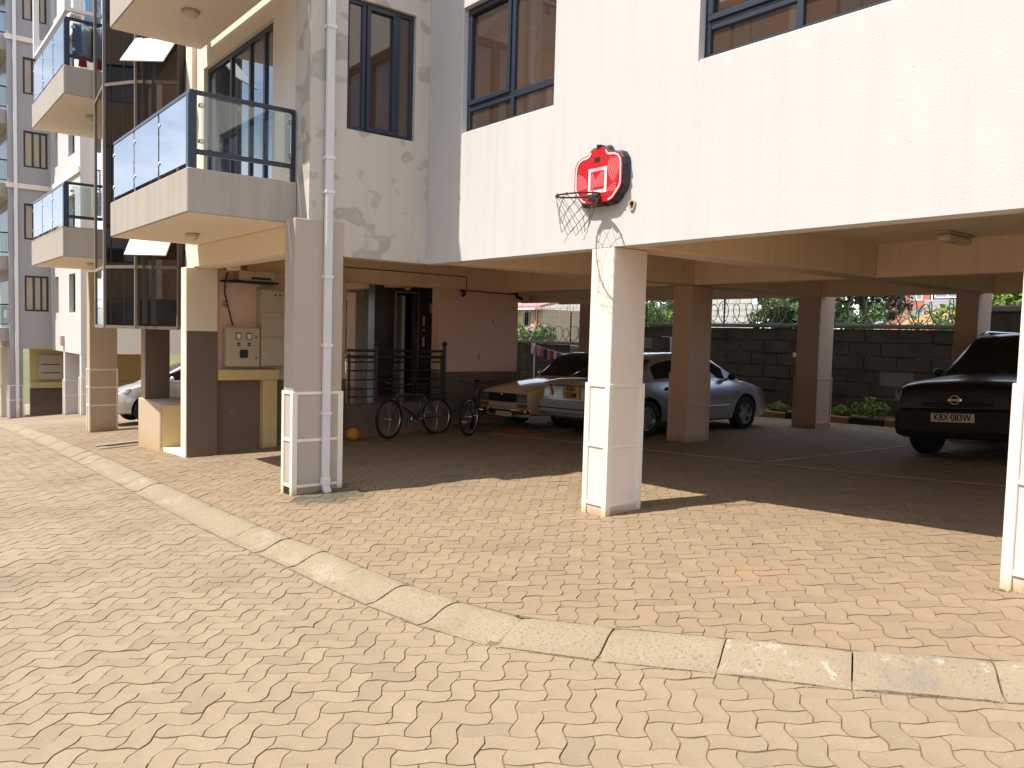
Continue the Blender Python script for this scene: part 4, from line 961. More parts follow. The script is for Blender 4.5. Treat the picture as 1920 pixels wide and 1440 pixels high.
def ceiling_light(c, axis, label, L=.66, W=.13, H=.09, grp=None, oval=False):
    t = thing('ceiling_light', label, 'light', c, grp)
    x, y, z = c
    if oval:
        mb = MB(); mb.sphere((x, y, z-.015), 1, 20, 8, (L/2, W/2, .03)); mb.build('base', MT['cabinet'], t, smooth=True)
        mb = MB(); mb.sphere((x, y, z-.04), 1, 20, 8, (L/2*.86, W/2*.86, H*.6)); mb.build('diffuser', MT['lamp'], t, smooth=True)
    else:
        a, b = (L/2, W/2) if axis == 'x' else (W/2, L/2)
        mb = MB(); mb.box(x-a, x+a, y-b, y+b, z-.035, z-.001); mb.build('base', MT['cabinet'], t, bevel=.01)
        mb = MB(); mb.box(x-a*.95, x+a*.95, y-b*.82, y+b*.82, z-H, z-.036); mb.build('diffuser', MT['lamp'], t, bevel=.03, seg=3)
    return t
ceiling_light((-8.47+.0, 9.95, ZC), 'y', 'slim batten light on the parking ceiling left of the middle column row', L=.74)
ceiling_light((-4.2, 9.73, ZC), 'y', 'bulkhead light on the parking ceiling above the dark car', L=.70, W=.15, H=.12)
ceiling_light((-11.25, 3.42, 2.986), 'x', 'oval lamp under the nearest lower glass balcony', L=.30, W=.17, H=.10, oval=True)
ceiling_light((-11.3, 3.40, 2.986+ST), 'x', 'round lamp under the top balcony at the picture edge', L=.26, W=.24, H=.10, oval=True)
ceiling_light((-17.6, 3.45, 2.924), 'x', 'oval lamp under the mossy lower far balcony', L=.34, W=.2, H=.11, oval=True)
ceiling_light((-17.6, 3.45, 2.824+ST), 'x', 'oval lamp under the far balcony with hung washing', L=.34, W=.2, H=.11, oval=True)
wlmp = thing('wall_light', 'small square lamp on the distant white wall above a column', 'light', (-33.35, FY, .98))
mb = MB(); mb.box(-33.48, -33.22, FY-.12, FY-.001, .92, 1.28); mb.build('lamp_body', MT['cabinet'], wlmp, bevel=.01)
def cctv(loc, aim, label):
    t = thing('security_camera', label, 'camera', loc); x, y, z = loc
    m = MB(); m.cyl((x, y, z), (x+.05, y, z-.02), .03, 10); m.cyl((x+.05, y, z-.02), (x+.09, y, z-.06), .012, 6); m.build('bracket', MT['blacktrim'], t)
    a = Vector((x+.09, y, z-.07)); d = Vector(aim).normalized(); m = MB(); m.cyl(a-d*.05, a+d*.10, .032, 12); b = m.build('camera_body', MT['blacktrim'], t)
    m = MB(); m.cyl(a+d*.10, a+d*.104, .024, 12); m.build('lens', MT['screen'], b); return t
cctv((-13.19, 9.16, 2.60), (.6, -.7, -.4), 'black security camera on the peach wall beside the lift lobby')
cctv((-13.19, 10.52, 2.60), (.8, .4, -.4), 'black security camera at the far corner of the peach wall')

# railing on the lobby ledge
rl = thing('metal_railing', 'black metal railing with ball finials along the lobby ledge', 'railing', (-12.68, 7.5, zl))
for y in (6.50, 7.03, 8.46, 8.40):
    tall = y in (7.03, 8.46); zz = 1.50 if tall else 1.36
    m = MB(); m.cyl((-12.70, y, zl-.02), (-12.70, y, zz), .032 if tall else .022, 10); p = m.build('post', MT['blackmetal'], rl, smooth=True, sharp=40)
    if tall: m = MB(); m.sphere((-12.70, y, zz+.045), .05, 12, 8); m.build('finial', MT['blackmetal'], p, smooth=True)
for z, r in ((1.41, .024), (1.30, .028), (1.21, .014), (1.06, .014), (.90, .012), (.74, .012), (.60, .012)):
    m = MB(); m.cyl((-12.70, 6.46, z), (-12.70, 8.46, z), r, 8); m.build('rail', MT['blackmetal'], rl, smooth=True)

# ================================================================== CARS
def pchip(xs, ys, x): return np.interp(x, xs, ys)
def smooth_tab(tab, x):                # smooth interpolation through a table
    xs = [t[0] for t in tab]; ys = [t[1] for t in tab]; n = len(xs)
    d = [(ys[i+1]-ys[i])/(xs[i+1]-xs[i]) for i in range(n-1)]
    m = [d[0]]+[0 if d[i-1]*d[i] <= 0 else 2*d[i-1]*d[i]/(d[i-1]+d[i]) for i in range(1, n-1)]+[d[-1]]
    if x <= xs[0]: return ys[0]
    if x >= xs[-1]: return ys[-1]
    i = max(k for k in range(n-1) if xs[k] <= x); h = xs[i+1]-xs[i]; t = (x-xs[i])/h
    return (2*t**3-3*t**2+1)*ys[i]+(t**3-2*t**2+t)*h*m[i]+(-2*t**3+3*t**2)*ys[i+1]+(t**3-t**2)*h*m[i+1]
def txt(body, size, mat, parent, Mx, fat=.0, name='lettering', sx=1.0):
    cu = bpy.data.curves.new('t', 'FONT'); cu.body = body; cu.size = size; cu.align_x = 'CENTER'; cu.align_y = 'CENTER'; cu.extrude = .0012; cu.offset = fat; cu.resolution_u = 3
    ob = bpy.data.objects.new('t', cu); COL.objects.link(ob); bpy.context.view_layer.update()
    me = bpy.data.meshes.new_from_object(ob.evaluated_get(bpy.context.evaluated_depsgraph_get())); bpy.data.objects.remove(ob); me.name = name
    me.transform(Mx @ Matrix.Diagonal((sx, 1, 1, 1))); me.materials.clear(); me.materials.append(mat)
    o = bpy.data.objects.new(name, me); COL.objects.link(o); o.parent = parent; ORG[o] = ORG.get(parent, (0,0,0)); return o
def LM(x, ax, up, nrm):                # local frame matrix from origin and axes
    m = Matrix.Identity(4)
    for i in range(3): m[i][0] = ax[i]; m[i][1] = up[i]; m[i][2] = nrm[i]; m[i][3] = x[i]
    return m
def car(name, label, loc, heading, paint, S, group=None):
    root = thing(name, label, 'car', loc, group, rotz=heading)
    sl = math.atan((gz(loc[0]+.8, loc[1])-gz(loc[0]-.8, loc[1]))/1.6); root.rotation_euler = (Matrix.Rotation(-sl, 4, 'Y') @ Matrix.Rotation(heading, 4, 'Z')).to_euler()
    L, W = S['L'], S['W']; hw = W/2; y0, y1 = -L/2, L/2
    top, bot, wid = S['top'], S['bot'], S['wid']
    ys = sorted(set([round(y0+L*k/44, 4) for k in range(45)]+[y0+.02, y0+.06, y1-.06, y1-.02]))
    mb = MB(); rings = []
    for y in ys:
        zt = smooth_tab(top, y); zb_ = smooth_tab(bot, y); w = hw*smooth_tab(wid, y); h = zt-zb_; sh = S.get('shoulder', .72)
        half_ = [(0, zb_), (w*.80, zb_), (w*.93, zb_+.05*h), (w*.975, zb_+.22*h), (w, zb_+.45*h), (w*.998, zb_+.60*h), (w*.985, zb_+sh*h), (w*.965, zb_+(sh+.12)*h), (w*.93, zt-.05*h), (w*.86, zt-.012*h), (w*.6, zt+S.get('crown', .012)), (0, zt+S.get('crown', .012)*1.8)]
        ring = [(x, y, z) for x, z in half_]+[(-x, y, z) for x, z in reversed(half_[1:-1])]; rings.append(ring)
    m = len(rings[0]); vs = [v for r in rings for v in r]
    fs = [(i*m+k, i*m+(k+1) % m, (i+1)*m+(k+1) % m, (i+1)*m+k) for i in range(len(rings)-1) for k in range(m)]
    fs += [tuple(reversed(range(m))), tuple((len(rings)-1)*m+k for k in range(m))]
    mb.add(vs, fs); body = mb.build('body', [paint, MT['blacktrim']], root, local=True, smooth=True, sharp=35)
    rw = S['rw']; ax = S['axles']
    cut = MB()
    for a in ax:
        for s in (-1, 1): cut.cyl((s*(hw-.34), a, rw), (s*(hw+.2), a, rw), rw*1.16, 28)
    co = cut.build('cutter', MT['blacktrim'], None, local=True)
    bo = body.modifiers.new('b', 'BOOLEAN'); bo.operation = 'DIFFERENCE'; bo.object = co; bo.solver = 'EXACT'
    co.parent = root; bpy.context.view_layer.update()
    me = bpy.data.meshes.new_from_object(body.evaluated_get(bpy.context.evaluated_depsgraph_get())); body.modifiers.clear(); old = body.data; body.data = me; bpy.data.meshes.remove(old); bpy.data.objects.remove(co)
    me.set_sharp_from_angle(angle=math.radians(35))
    # cabin
    cabt = S['cab']                                # (y, roof z) from rear glass base to windscreen base
    cy = sorted(set([round(cabt[0][0]+(cabt[-1][0]-cabt[0][0])*k/40, 4) for k in range(41)]))
    wr = S['roofw']; R = []
    for y in cy:
        zr = smooth_tab(cabt, y) if S.get('smoothroof', True) else float(np.interp(y, [c[0] for c in cabt], [c[1] for c in cabt]))
        zbelt = smooth_tab(top, y)-.035; w = hw*smooth_tab(wid, y)*.935; f = max(0, min(1, (zr-zbelt)/(S['H']-zbelt))); wt = w+(hw*wr-w)*f
        zr = max(zr, zbelt+.004)
        pts = []
        for t in (0, .12, .84, .94): pts.append((w+(wt-w)*t, zbelt+(zr-.035*f-zbelt)*t))
        pts += [(wt*.93, zr-.012*f), (wt*.6, zr+.012*f), (0, zr+.02*f)]
        R.append([(x, y, z) for x, z in pts]+[(-x, y, z) for x, z in reversed(pts[:-1])])
    m = len(R[0]); pv = [v for r in R for v in r]; PF = []; GF = {}
    wins, ws, rs_ = S['wins'], S['ws'], S['rs']
    for i in range(len(R)-1):
        ym = (cy[i]+cy[i+1])/2
        for k in range(m-1):
            f = (i*m+k, i*m+k+1, (i+1)*m+k+1, (i+1)*m+k); key = None
            if k in (1, m-3):
                for q, (a, b) in enumerate(wins):
                    if a < ym < b: key = ('side_window', q, k)
            if k in (4, 5, m-7, m-6, m-5-0) and 4 <= k <= m-6:
                if ws[0] < ym < ws[1]: key = ('windscreen', 0, 0)
                elif rs_[0] < ym < rs_[1]: key = ('rear_window', 0, 0)
            if key: GF.setdefault(key, []).append(f)
            else: PF.append(f)
    q = MB(); q.add(pv, PF); q.build('cabin', paint, root, local=True, smooth=True, sharp=40)
    for key, faces in GF.items():
        q = MB(); idx = sorted({i for f in faces for i in f}); mp = {a: b for b, a in enumerate(idx)}
        q.add([pv[i] for i in idx], [tuple(mp[i] for i in f) for f in faces]); q.build(key[0], MT['carglass'], root, local=True, smooth=True)
    # wheels
    for a in ax:
        for s in (-1, 1):
            xo = s*(hw-.015); Mw = Matrix.Translation((xo-s*.10, a, rw)) @ Matrix.Rotation(s*PI/2, 4, 'Y'); t = MB(); tw_ = S.get('tw', .10)
            t.lathe([(rw*.62, -tw_), (rw*.90, -tw_), (rw*.985, -tw_*.8), (rw, -tw_*.5), (rw, tw_*.5), (rw*.985, tw_*.8), (rw*.90, tw_), (rw*.66, tw_), (rw*.62, tw_*.7)], Mw, 32); wh = t.build('wheel', MT['rubber'], root, local=True, smooth=True, sharp=50)
            t = MB(); t.lathe([(rw*.63, -tw_*.9), (rw*.63, tw_*.75), (rw*.66, tw_*.85), (rw*.60, tw_*.8), (rw*.57, tw_*.1), (.02, tw_*.0)], Mw, 32)
            for k in range(S.get('spokes', 5)):
                an = 2*PI*k/S.get('spokes', 5); c, s_ = math.cos(an), math.sin(an)
                P = [(.05, -.045, tw_*.75), (.05, .045, tw_*.75), (rw*.6, .032, tw_*.62), (rw*.6, -.032, tw_*.62)]; B = [(p[0], p[1], p[2]-.05) for p in P]
                t.add([Mw @ Vector((c*p[0]-s_*p[1], s_*p[0]+c*p[1], p[2])) for p in P+B], [(0,1,2,3),(7,6,5,4),(0,4,5,1),(1,5,6,2),(2,6,7,3),(3,7,4,0)])
            t.lathe([(.0, tw_*.85), (.055, tw_*.8), (.07, tw_*.6)], Mw, 16); t.build('rim', S.get('rim', MT['alloy']), wh, local=True, smooth=True, sharp=40)
    # mirrors, door seams, handles
    for s in (-1, 1):
        q = MB(); my = S['mirror'][0]; mz = S['mirror'][1]; q.sphere((s*(hw+.07), my, mz), 1, 14, 8, (.085, .05, .065)); q.beam((s*(hw-.10), my+.02, mz-.05), (s*(hw+.05), my, mz-.03), .03, .03); q.build('mirror', S.get('mirrormat', paint), root, local=True, smooth=True)
    def side_x(y, z):
        zt = smooth_tab(top, y); zb_ = smooth_tab(bot, y); w = hw*smooth_tab(wid, y); f = (z-zb_)/(zt-zb_)
        return w*float(np.interp(f, [0, .05, .22, .45, .6, S.get('shoulder', .72), S.get('shoulder', .72)+.12, .95, 1], [.8, .93, .975, 1, .998, .985, .965, .93, .86]))
    for s in (-1, 1):
        q = MB()
        for seam in S['seams']:
            P = [(s*(side_x(y, z)-.001), y, z) for y, z in seam]; q.tube(P, .0055, 5)
        q.build('door_seam', MT['ink'], root, local=True)
        for y, z in S['handles']:
            q = MB(); x = side_x(y, z); q.sphere((s*(x+.008), y, z), 1, 12, 6, (.018, .095, .016)); q.sphere((s*(x-.004), y, z), 1, 12, 6, (.006, .05, .045), mi=0); q.build('door_handle', MT['blacktrim'], root, local=True, smooth=True)
    return root, side_x
def plate(parent, c, ax, up, nrm, w, h, rows, bgm, size, sx=.8):
    c, ax, up, nrm = map(Vector, (c, ax, up, nrm)); mm = LM(c, ax, up, nrm); q = MB()
    P = [(-w/2, -h/2, -.006), (w/2, -h/2, -.006), (w/2, h/2, -.006), (-w/2, h/2, -.006), (-w/2, -h/2, .002), (w/2, -h/2, .002), (w/2, h/2, .002), (-w/2, h/2, .002)]
    q.add([mm @ Vector(p) for p in P], [(0,3,2,1),(4,5,6,7),(0,1,5,4),(1,2,6,5),(2,3,7,6),(3,0,4,7)]); o = q.build('number_plate', bgm, parent, local=True)
    for i, r in enumerate(rows):
        dy = h*(.25-.5*i) if len(rows) > 1 else 0; txt(r, size, MT['ink'], o, LM(c+nrm*.004+up*dy, ax, up, nrm), fat=size*.022, sx=sx)
    return o
def lbox(parent, name, mat, x0, x1, y0_, y1_, z0, z1, bevel=.01):
    q = MB(); q.box(x0, x1, y0_, y1_, z0, z1); return q.build(name, mat, parent, local=True, bevel=bevel, seg=2)
def lpoly(parent, name, mat, pts, d):       # polygon (3d points) pushed out along d
    d = Vector(d); n_ = len(pts); q = MB(); q.add([Vector(p) for p in pts]+[Vector(p)+d for p in pts], [tuple(range(n_)), tuple(range(2*n_-1, n_-1, -1))]+[(i, (i+1) % n_, n_+(i+1) % n_, n_+i) for i in range(n_)]); return q.build(name, mat, parent, local=True, bevel=.004)
# --- silver saloon, tail towards the drive
SED = dict(L=4.55, W=1.74, H=1.42, rw=.315, axles=(-1.33, 1.37),
  top=[(-2.275, .82), (-2.2, .93), (-1.9, .97), (-1.3, .975), (-.2, .965), (.9, .955), (1.25, .935), (1.8, .84), (2.1, .74), (2.24, .62), (2.275, .52)],
  bot=[(-2.275, .34), (-2.1, .27), (-1.7, .21), (1.7, .20), (2.1, .21), (2.275, .27)],
  wid=[(-2.275, .84), (-2.15, .93), (-1.7, .985), (-.6, 1.0), (.8, 1.0), (1.6, .975), (2.05, .89), (2.22, .76), (2.275, .66)],
  cab=[(-1.72, .95), (-1.35, 1.13), (-.85, 1.345), (-.35, 1.41), (.1, 1.42), (.45, 1.385), (.8, 1.20), (1.22, .92)], roofw=.66, shoulder=.72,
  wins=[(-1.12, -.28), (-.20, .78)], ws=(.42, 1.10), rs=(-1.62, -.95), mirror=(.80, 1.0), mirrormat=MT['blacktrim'],
  seams=[[(-1.10, .97), (-1.08, .85), (-.92, .62), (-.70, .42), (-.62, .28)], [(-.24, .96), (-.24, .60), (-.22, .28)], [(.92, .93), (.96, .70), (.92, .40), (.86, .28)], [(-2.1, .52), (-1.8, .53)]],
  handles=[(-.86, .80), (.02, .80)])
zc = gz(-9.95, 11.4)+FORE_DZ
silver, sxf = car('parked_car', 'silver saloon seen from behind with yellow number plate between the columns', (-9.97, 11.50, zc), 0, MT['silver'], SED)
lpoly(silver, 'side_moulding', MT['silver'], [(.868, -.9, .45), (.868, .86, .45), (.868, .86, .49), (.868, -.9, .49)], (.010, 0, 0))
lpoly(silver, 'side_indicator', MT['blacktrim'], [(.858, 1.03, .70), (.853, 1.10, .70), (.853, 1.10, .725), (.858, 1.03, .725)], (.008, 0, 0))
for s in (-1, 1):
    lpoly(silver, 'tail_light', MT['redlens'], [(s*.80, -2.135, .90), (s*.86, -1.95, .89), (s*.865, -1.95, .70), (s*.80, -2.15, .66)], (s*.012, -.03, 0))
    lpoly(silver, 'boot_light', MT['redlens'], [(s*.50, -2.262, .86), (s*.60, -2.25, .86), (s*.56, -2.27, .68), (s*.47, -2.275, .68)], (0, -.02, 0))
    lpoly(silver, 'headlight', MT['headlens'], [(s*.62, 2.12, .70), (s*.78, 1.86, .76), (s*.80, 1.90, .66), (s*.64, 2.18, .60)], (s*.01, .02, 0))
    lbox(silver, 'rear_reflector', MT['dial'], s*.74-.05, s*.74+.05, -2.20, -2.172, .53, .55, .002)
lbox(silver, 'chrome_strip', MT['chrome'], -.48, .48, -2.30, -2.27, .845, .875, .006)
lbox(silver, 'rear_bumper', MT['silver'], -.80, .80, -2.33, -2.16, .36, .60, .04)
lbox(silver, 'bumper_strip', MT['blacktrim'], -.80, .80, -2.338, -2.20, .455, .475, .003)
lbox(silver, 'front_bumper', MT['silver'], -.66, .66, 2.15, 2.30, .26, .52, .05)
plate(silver, (0, -2.292, .745), (1, 0, 0), (0, 0, 1), (0, -1, 0), .40, .22, ['KBH', '378M'], MT['plate_yellow'], .125, .92)
m = MB(); m.tube([(.055*math.cos(a), -2.268, .92+.03*math.sin(a)) for a in np.linspace(0, 2*PI, 16, endpoint=False)], .006, 5, closed=True); m.build('badge', MT['chrome'], silver, local=True)
# --- old cream saloon, nose towards the drive
OLD = dict(L=4.45, W=1.60, H=1.44, rw=.30, axles=(-1.42, 1.28),
  top=[(-2.225, .72), (-2.1, .84), (-1.7, .89), (-1.0, .93), (.6, .93), (.8, .915), (1.4, .85), (1.95, .765), (2.18, .70), (2.225, .645)],
  bot=[(-2.225, .36), (-2.0, .28), (1.8, .24), (2.225, .30)],
  wid=[(-2.225, .88), (-2.0, .96), (-1.0, 1.0), (1.2, 1.0), (1.9, .975), (2.15, .945), (2.225, .92)],
  cab=[(-1.65, .88), (-1.25, 1.15), (-.85, 1.39), (-.3, 1.44), (.1, 1.43), (.3, 1.385), (.62, 1.10), (.84, .90)], roofw=.68, shoulder=.74, crown=.02,
  wins=[(-1.05, -.28), (-.20, .50)], ws=(.24, .78), rs=(-1.58, -.9), mirror=(.55, 1.0), mirrormat=MT['chrome'], spokes=8, rim=MT['chrome'],
  seams=[[(-1.0, .90), (-.98, .6), (-.9, .3)], [(-.24, .9), (-.24, .5), (-.22, .28)], [(.72, .9), (.72, .5), (.68, .28)]], handles=[(-.86, .78), (-.02, .78)])
zc = gz(-12.1, 11.5)+FORE_DZ
old, oxf = car('parked_car', 'old cream saloon with square headlights parked nose out beside peach wall', (-12.06, 11.62, zc-.02), PI, MT['creamcar'], OLD)
lpoly(old, 'grille', MT['ink'], [(-.42, 2.215, .66), (.42, 2.215, .66), (.42, 2.222, .50), (-.42, 2.222, .50)], (0, .03, 0))
for k in range(6): lbox(old, 'grille_bar', MT['blacktrim'], -.41, .41, 2.248, 2.254, .515+k*.024, .523+k*.024, 0)
m = MB(); m.sphere((0, 2.262, .635), 1, 10, 6, (.028, .01, .035)); m.build('badge', MT['chrome'], old, local=True)
for s in (-1, 1):
    lpoly(old, 'headlight', MT['headlens'], [(s*.435, 2.215, .665), (s*.70, 2.205, .655), (s*.722, 2.212, .50), (s*.435, 2.222, .50)], (0, .035, 0))
    lpoly(old, 'indicator', MT['amberlens'], [(s*.45, 2.22, .475), (s*.715, 2.215, .475), (s*.715, 2.215, .40), (s*.45, 2.22, .40)], (0, .03, 0))
lbox(old, 'front_panel', MT['creamcar'], -.43, .43, 2.20, 2.245, .405, .475, .008)
for a, b in ((-.80, -.34), (.34, .80)): lbox(old, 'bumper', MT['chrome'], a, b, 2.20, 2.34, .30, .385, .03)
lbox(old, 'bumper', MT['blacktrim'], -.34, .34, 2.20, 2.31, .27, .35, .02)
lbox(old, 'valance', MT['creamcar'], -.62, .62, 2.0, 2.19, .215, .31, .05)
plate(old, (-.12, 2.318, .285), (-1, 0, 0), (0, 0, 1), (0, 1, 0), .50, .10, [''], MT['plate_white'], .08) if False else lbox(old, 'number_plate', MT['plate_white'], -.38, .12, 2.312, 2.318, .235, .325, 0)
# --- dark four-wheel drive at the right
SUV = dict(L=4.5, W=1.80, H=1.74, rw=.36, axles=(-1.33, 1.32),
  top=[(-2.25, 1.0), (-2.1, 1.10), (-1.0, 1.12), (.4, 1.13), (.85, 1.12), (1.25, 1.09), (1.8, 1.06), (2.1, 1.02), (2.2, .965), (2.25, .86)],
  bot=[(-2.25, .40), (-2.0, .28), (1.8, .27), (2.25, .30)],
  wid=[(-2.25, .88), (-2.1, .95), (-1.0, 1.0), (1.2, 1.0), (1.8, .965), (2.1, .915), (2.25, .86)],
  cab=[(-2.12, 1.10), (-2.0, 1.50), (-1.85, 1.68), (-1.0, 1.74), (-.2, 1.735), (.1, 1.69), (.42, 1.42), (.86, 1.10)], roofw=.70, shoulder=.72, crown=.022,
  wins=[(-1.85, -1.05), (-.98, -.25), (-.18, .42)], ws=(.06, .78), rs=(-2.10, -1.9), mirror=(.55, 1.17),
  seams=[[(-1.0, 1.1), (-1.0, .7), (-.95, .4)], [(-.2, 1.1), (-.2, .6), (-.18, .38)], [(.75, 1.08), (.72, .6), (.7, .4)]], handles=[(-.86, .96), (-.02, .96)])
SUV['tw'] = .13
zc = gz(-4.62, 13)+FORE_DZ-.02
suv, vxf = car('parked_car', 'black four wheel drive facing out with white number plate at the right', (-4.62, 13.38, zc), PI, MT['blackcar'], SUV)
for s in (-1, 1):
    lbox(suv, 'headlight', MT['headlens'], s*.66-.15, s*.66+.15, 1.95, 2.235-.0, .76, .895, .03)
    lbox(suv, 'fog_light', MT['headlens'], s*.66-.06, s*.66+.06, 2.27, 2.30, .52, .58, .01)
lpoly(suv, 'grille', MT['ink'], [(-.47, 2.21, .90), (.47, 2.21, .90), (.44, 2.255, .72), (-.44, 2.255, .72)], (0, .012, 0))
for k in range(4): lbox(suv, 'grille_bar', MT['blacktrim'], -.45, .45, 2.258+.0, 2.27, .735+k*.04, .748+k*.04, 0)
lbox(suv, 'front_bumper', MT['blacktrim'], -.80, .80, 2.0, 2.36, .30, .70, .11)
lbox(suv, 'lower_intake', MT['blacktrim'], -.5, .5, 2.34, 2.366, .43, .50, .01)
m = MB(); m.tube([(.062*math.cos(a), 2.29, .815+.055*math.sin(a)) for a in np.linspace(0, 2*PI, 24, endpoint=False)], .010, 6, closed=True); m.box(-.085, .085, 2.285, 2.302, .798, .832); bd = m.build('badge', MT['chrome'], suv, local=True, bevel=.003)
txt('NISSAN', .026, MT['ink'], bd, LM(Vector((0, 2.3035, .815)), Vector((-1, 0, 0)), Vector((0, 0, 1)), Vector((0, 1, 0))))
plate(suv, (.0, 2.368, .585), (-1, 0, 0), (0, 0, 1), (0, 1, 0), .54, .112, ['KBX\u00b7083W'], MT['plate_white'], .122, .80)
for s in (-1, 1):
    q = MB(); q.tube([(s*.60, -1.9, 1.76), (s*.60, -1.6, 1.79), (s*.60, -.3, 1.79), (s*.60, -.05, 1.74)], .016, 6); q.build('roof_rail', MT['chrome'], suv, local=True, smooth=True)
# --- pale silver hatchback at the left, nose to the drive
HAT = dict(L=4.0, W=1.68, H=1.50, rw=.30, axles=(-1.22, 1.28),
  top=[(-2.0, .90), (-1.9, 1.0), (-1.0, 1.0), (.6, .985), (.95, .97), (1.3, .91), (1.7, .80), (1.9, .70), (1.97, .60), (2.0, .52)],
  bot=[(-2.0, .34), (-1.7, .24), (1.6, .20), (1.85, .20), (2.0, .26)],
  wid=[(-2.0, .86), (-1.8, .95), (-1.0, 1.0), (.9, 1.0), (1.5, .965), (1.8, .88), (1.94, .76), (2.0, .62)],
  cab=[(-1.9, .99), (-1.75, 1.25), (-1.5, 1.43), (-.6, 1.50), (-.1, 1.495), (.25, 1.42), (.75, 1.18), (1.20, .94)], roofw=.68, shoulder=.70, crown=.02,
  wins=[(-1.7, -1.05), (-.98, -.15), (-.08, .78)], ws=(.18, 1.06), rs=(-1.88, -1.6), mirror=(.74, 1.02),
  seams=[[(-1.0, .97), (-1.0, .6), (-.9, .3)], [(-.1, .97), (-.1, .5), (-.1, .28)], [(.88, .95), (.92, .6), (.85, .3)]], handles=[(-.80, .82), (.1, .82)])
zc = gz(-21.1, 6.0)+FORE_DZ
hat, hxf = car('parked_car', 'pale silver hatchback parked nose out behind the tan column at left', (-21.17, 6.46, zc), PI, MT['whitecar'], HAT)
for s in (-1, 1):
    lpoly(hat, 'headlight', MT['headlens'], [(s*.52, 1.90, .72), (s*.74, 1.62, .80), (s*.77, 1.68, .70), (s*.56, 1.95, .62)], (s*.012, .02, .008))
    lbox(hat, 'fog_light', MT['blacktrim'], s*.55-.10, s*.55+.10, 1.93, 1.985, .30, .36, .01)
lpoly(hat, 'grille', MT['ink'], [(-.5, 1.945, .66), (.5, 1.945, .66), (.46, 1.985, .56), (-.46, 1.985, .56)], (0, .012, 0))
lbox(hat, 'front_bumper', MT['whitecar'], -.60, .60, 1.85, 2.03, .24, .48, .05)
# --- black car beyond the lobby railing
zc = gz(-18.4, 11)+FORE_DZ
blk, bxf = car('parked_car', 'black car half hidden behind the lobby railing', (-18.35, 11.0, zc), PI, MT['blackcar'], HAT)

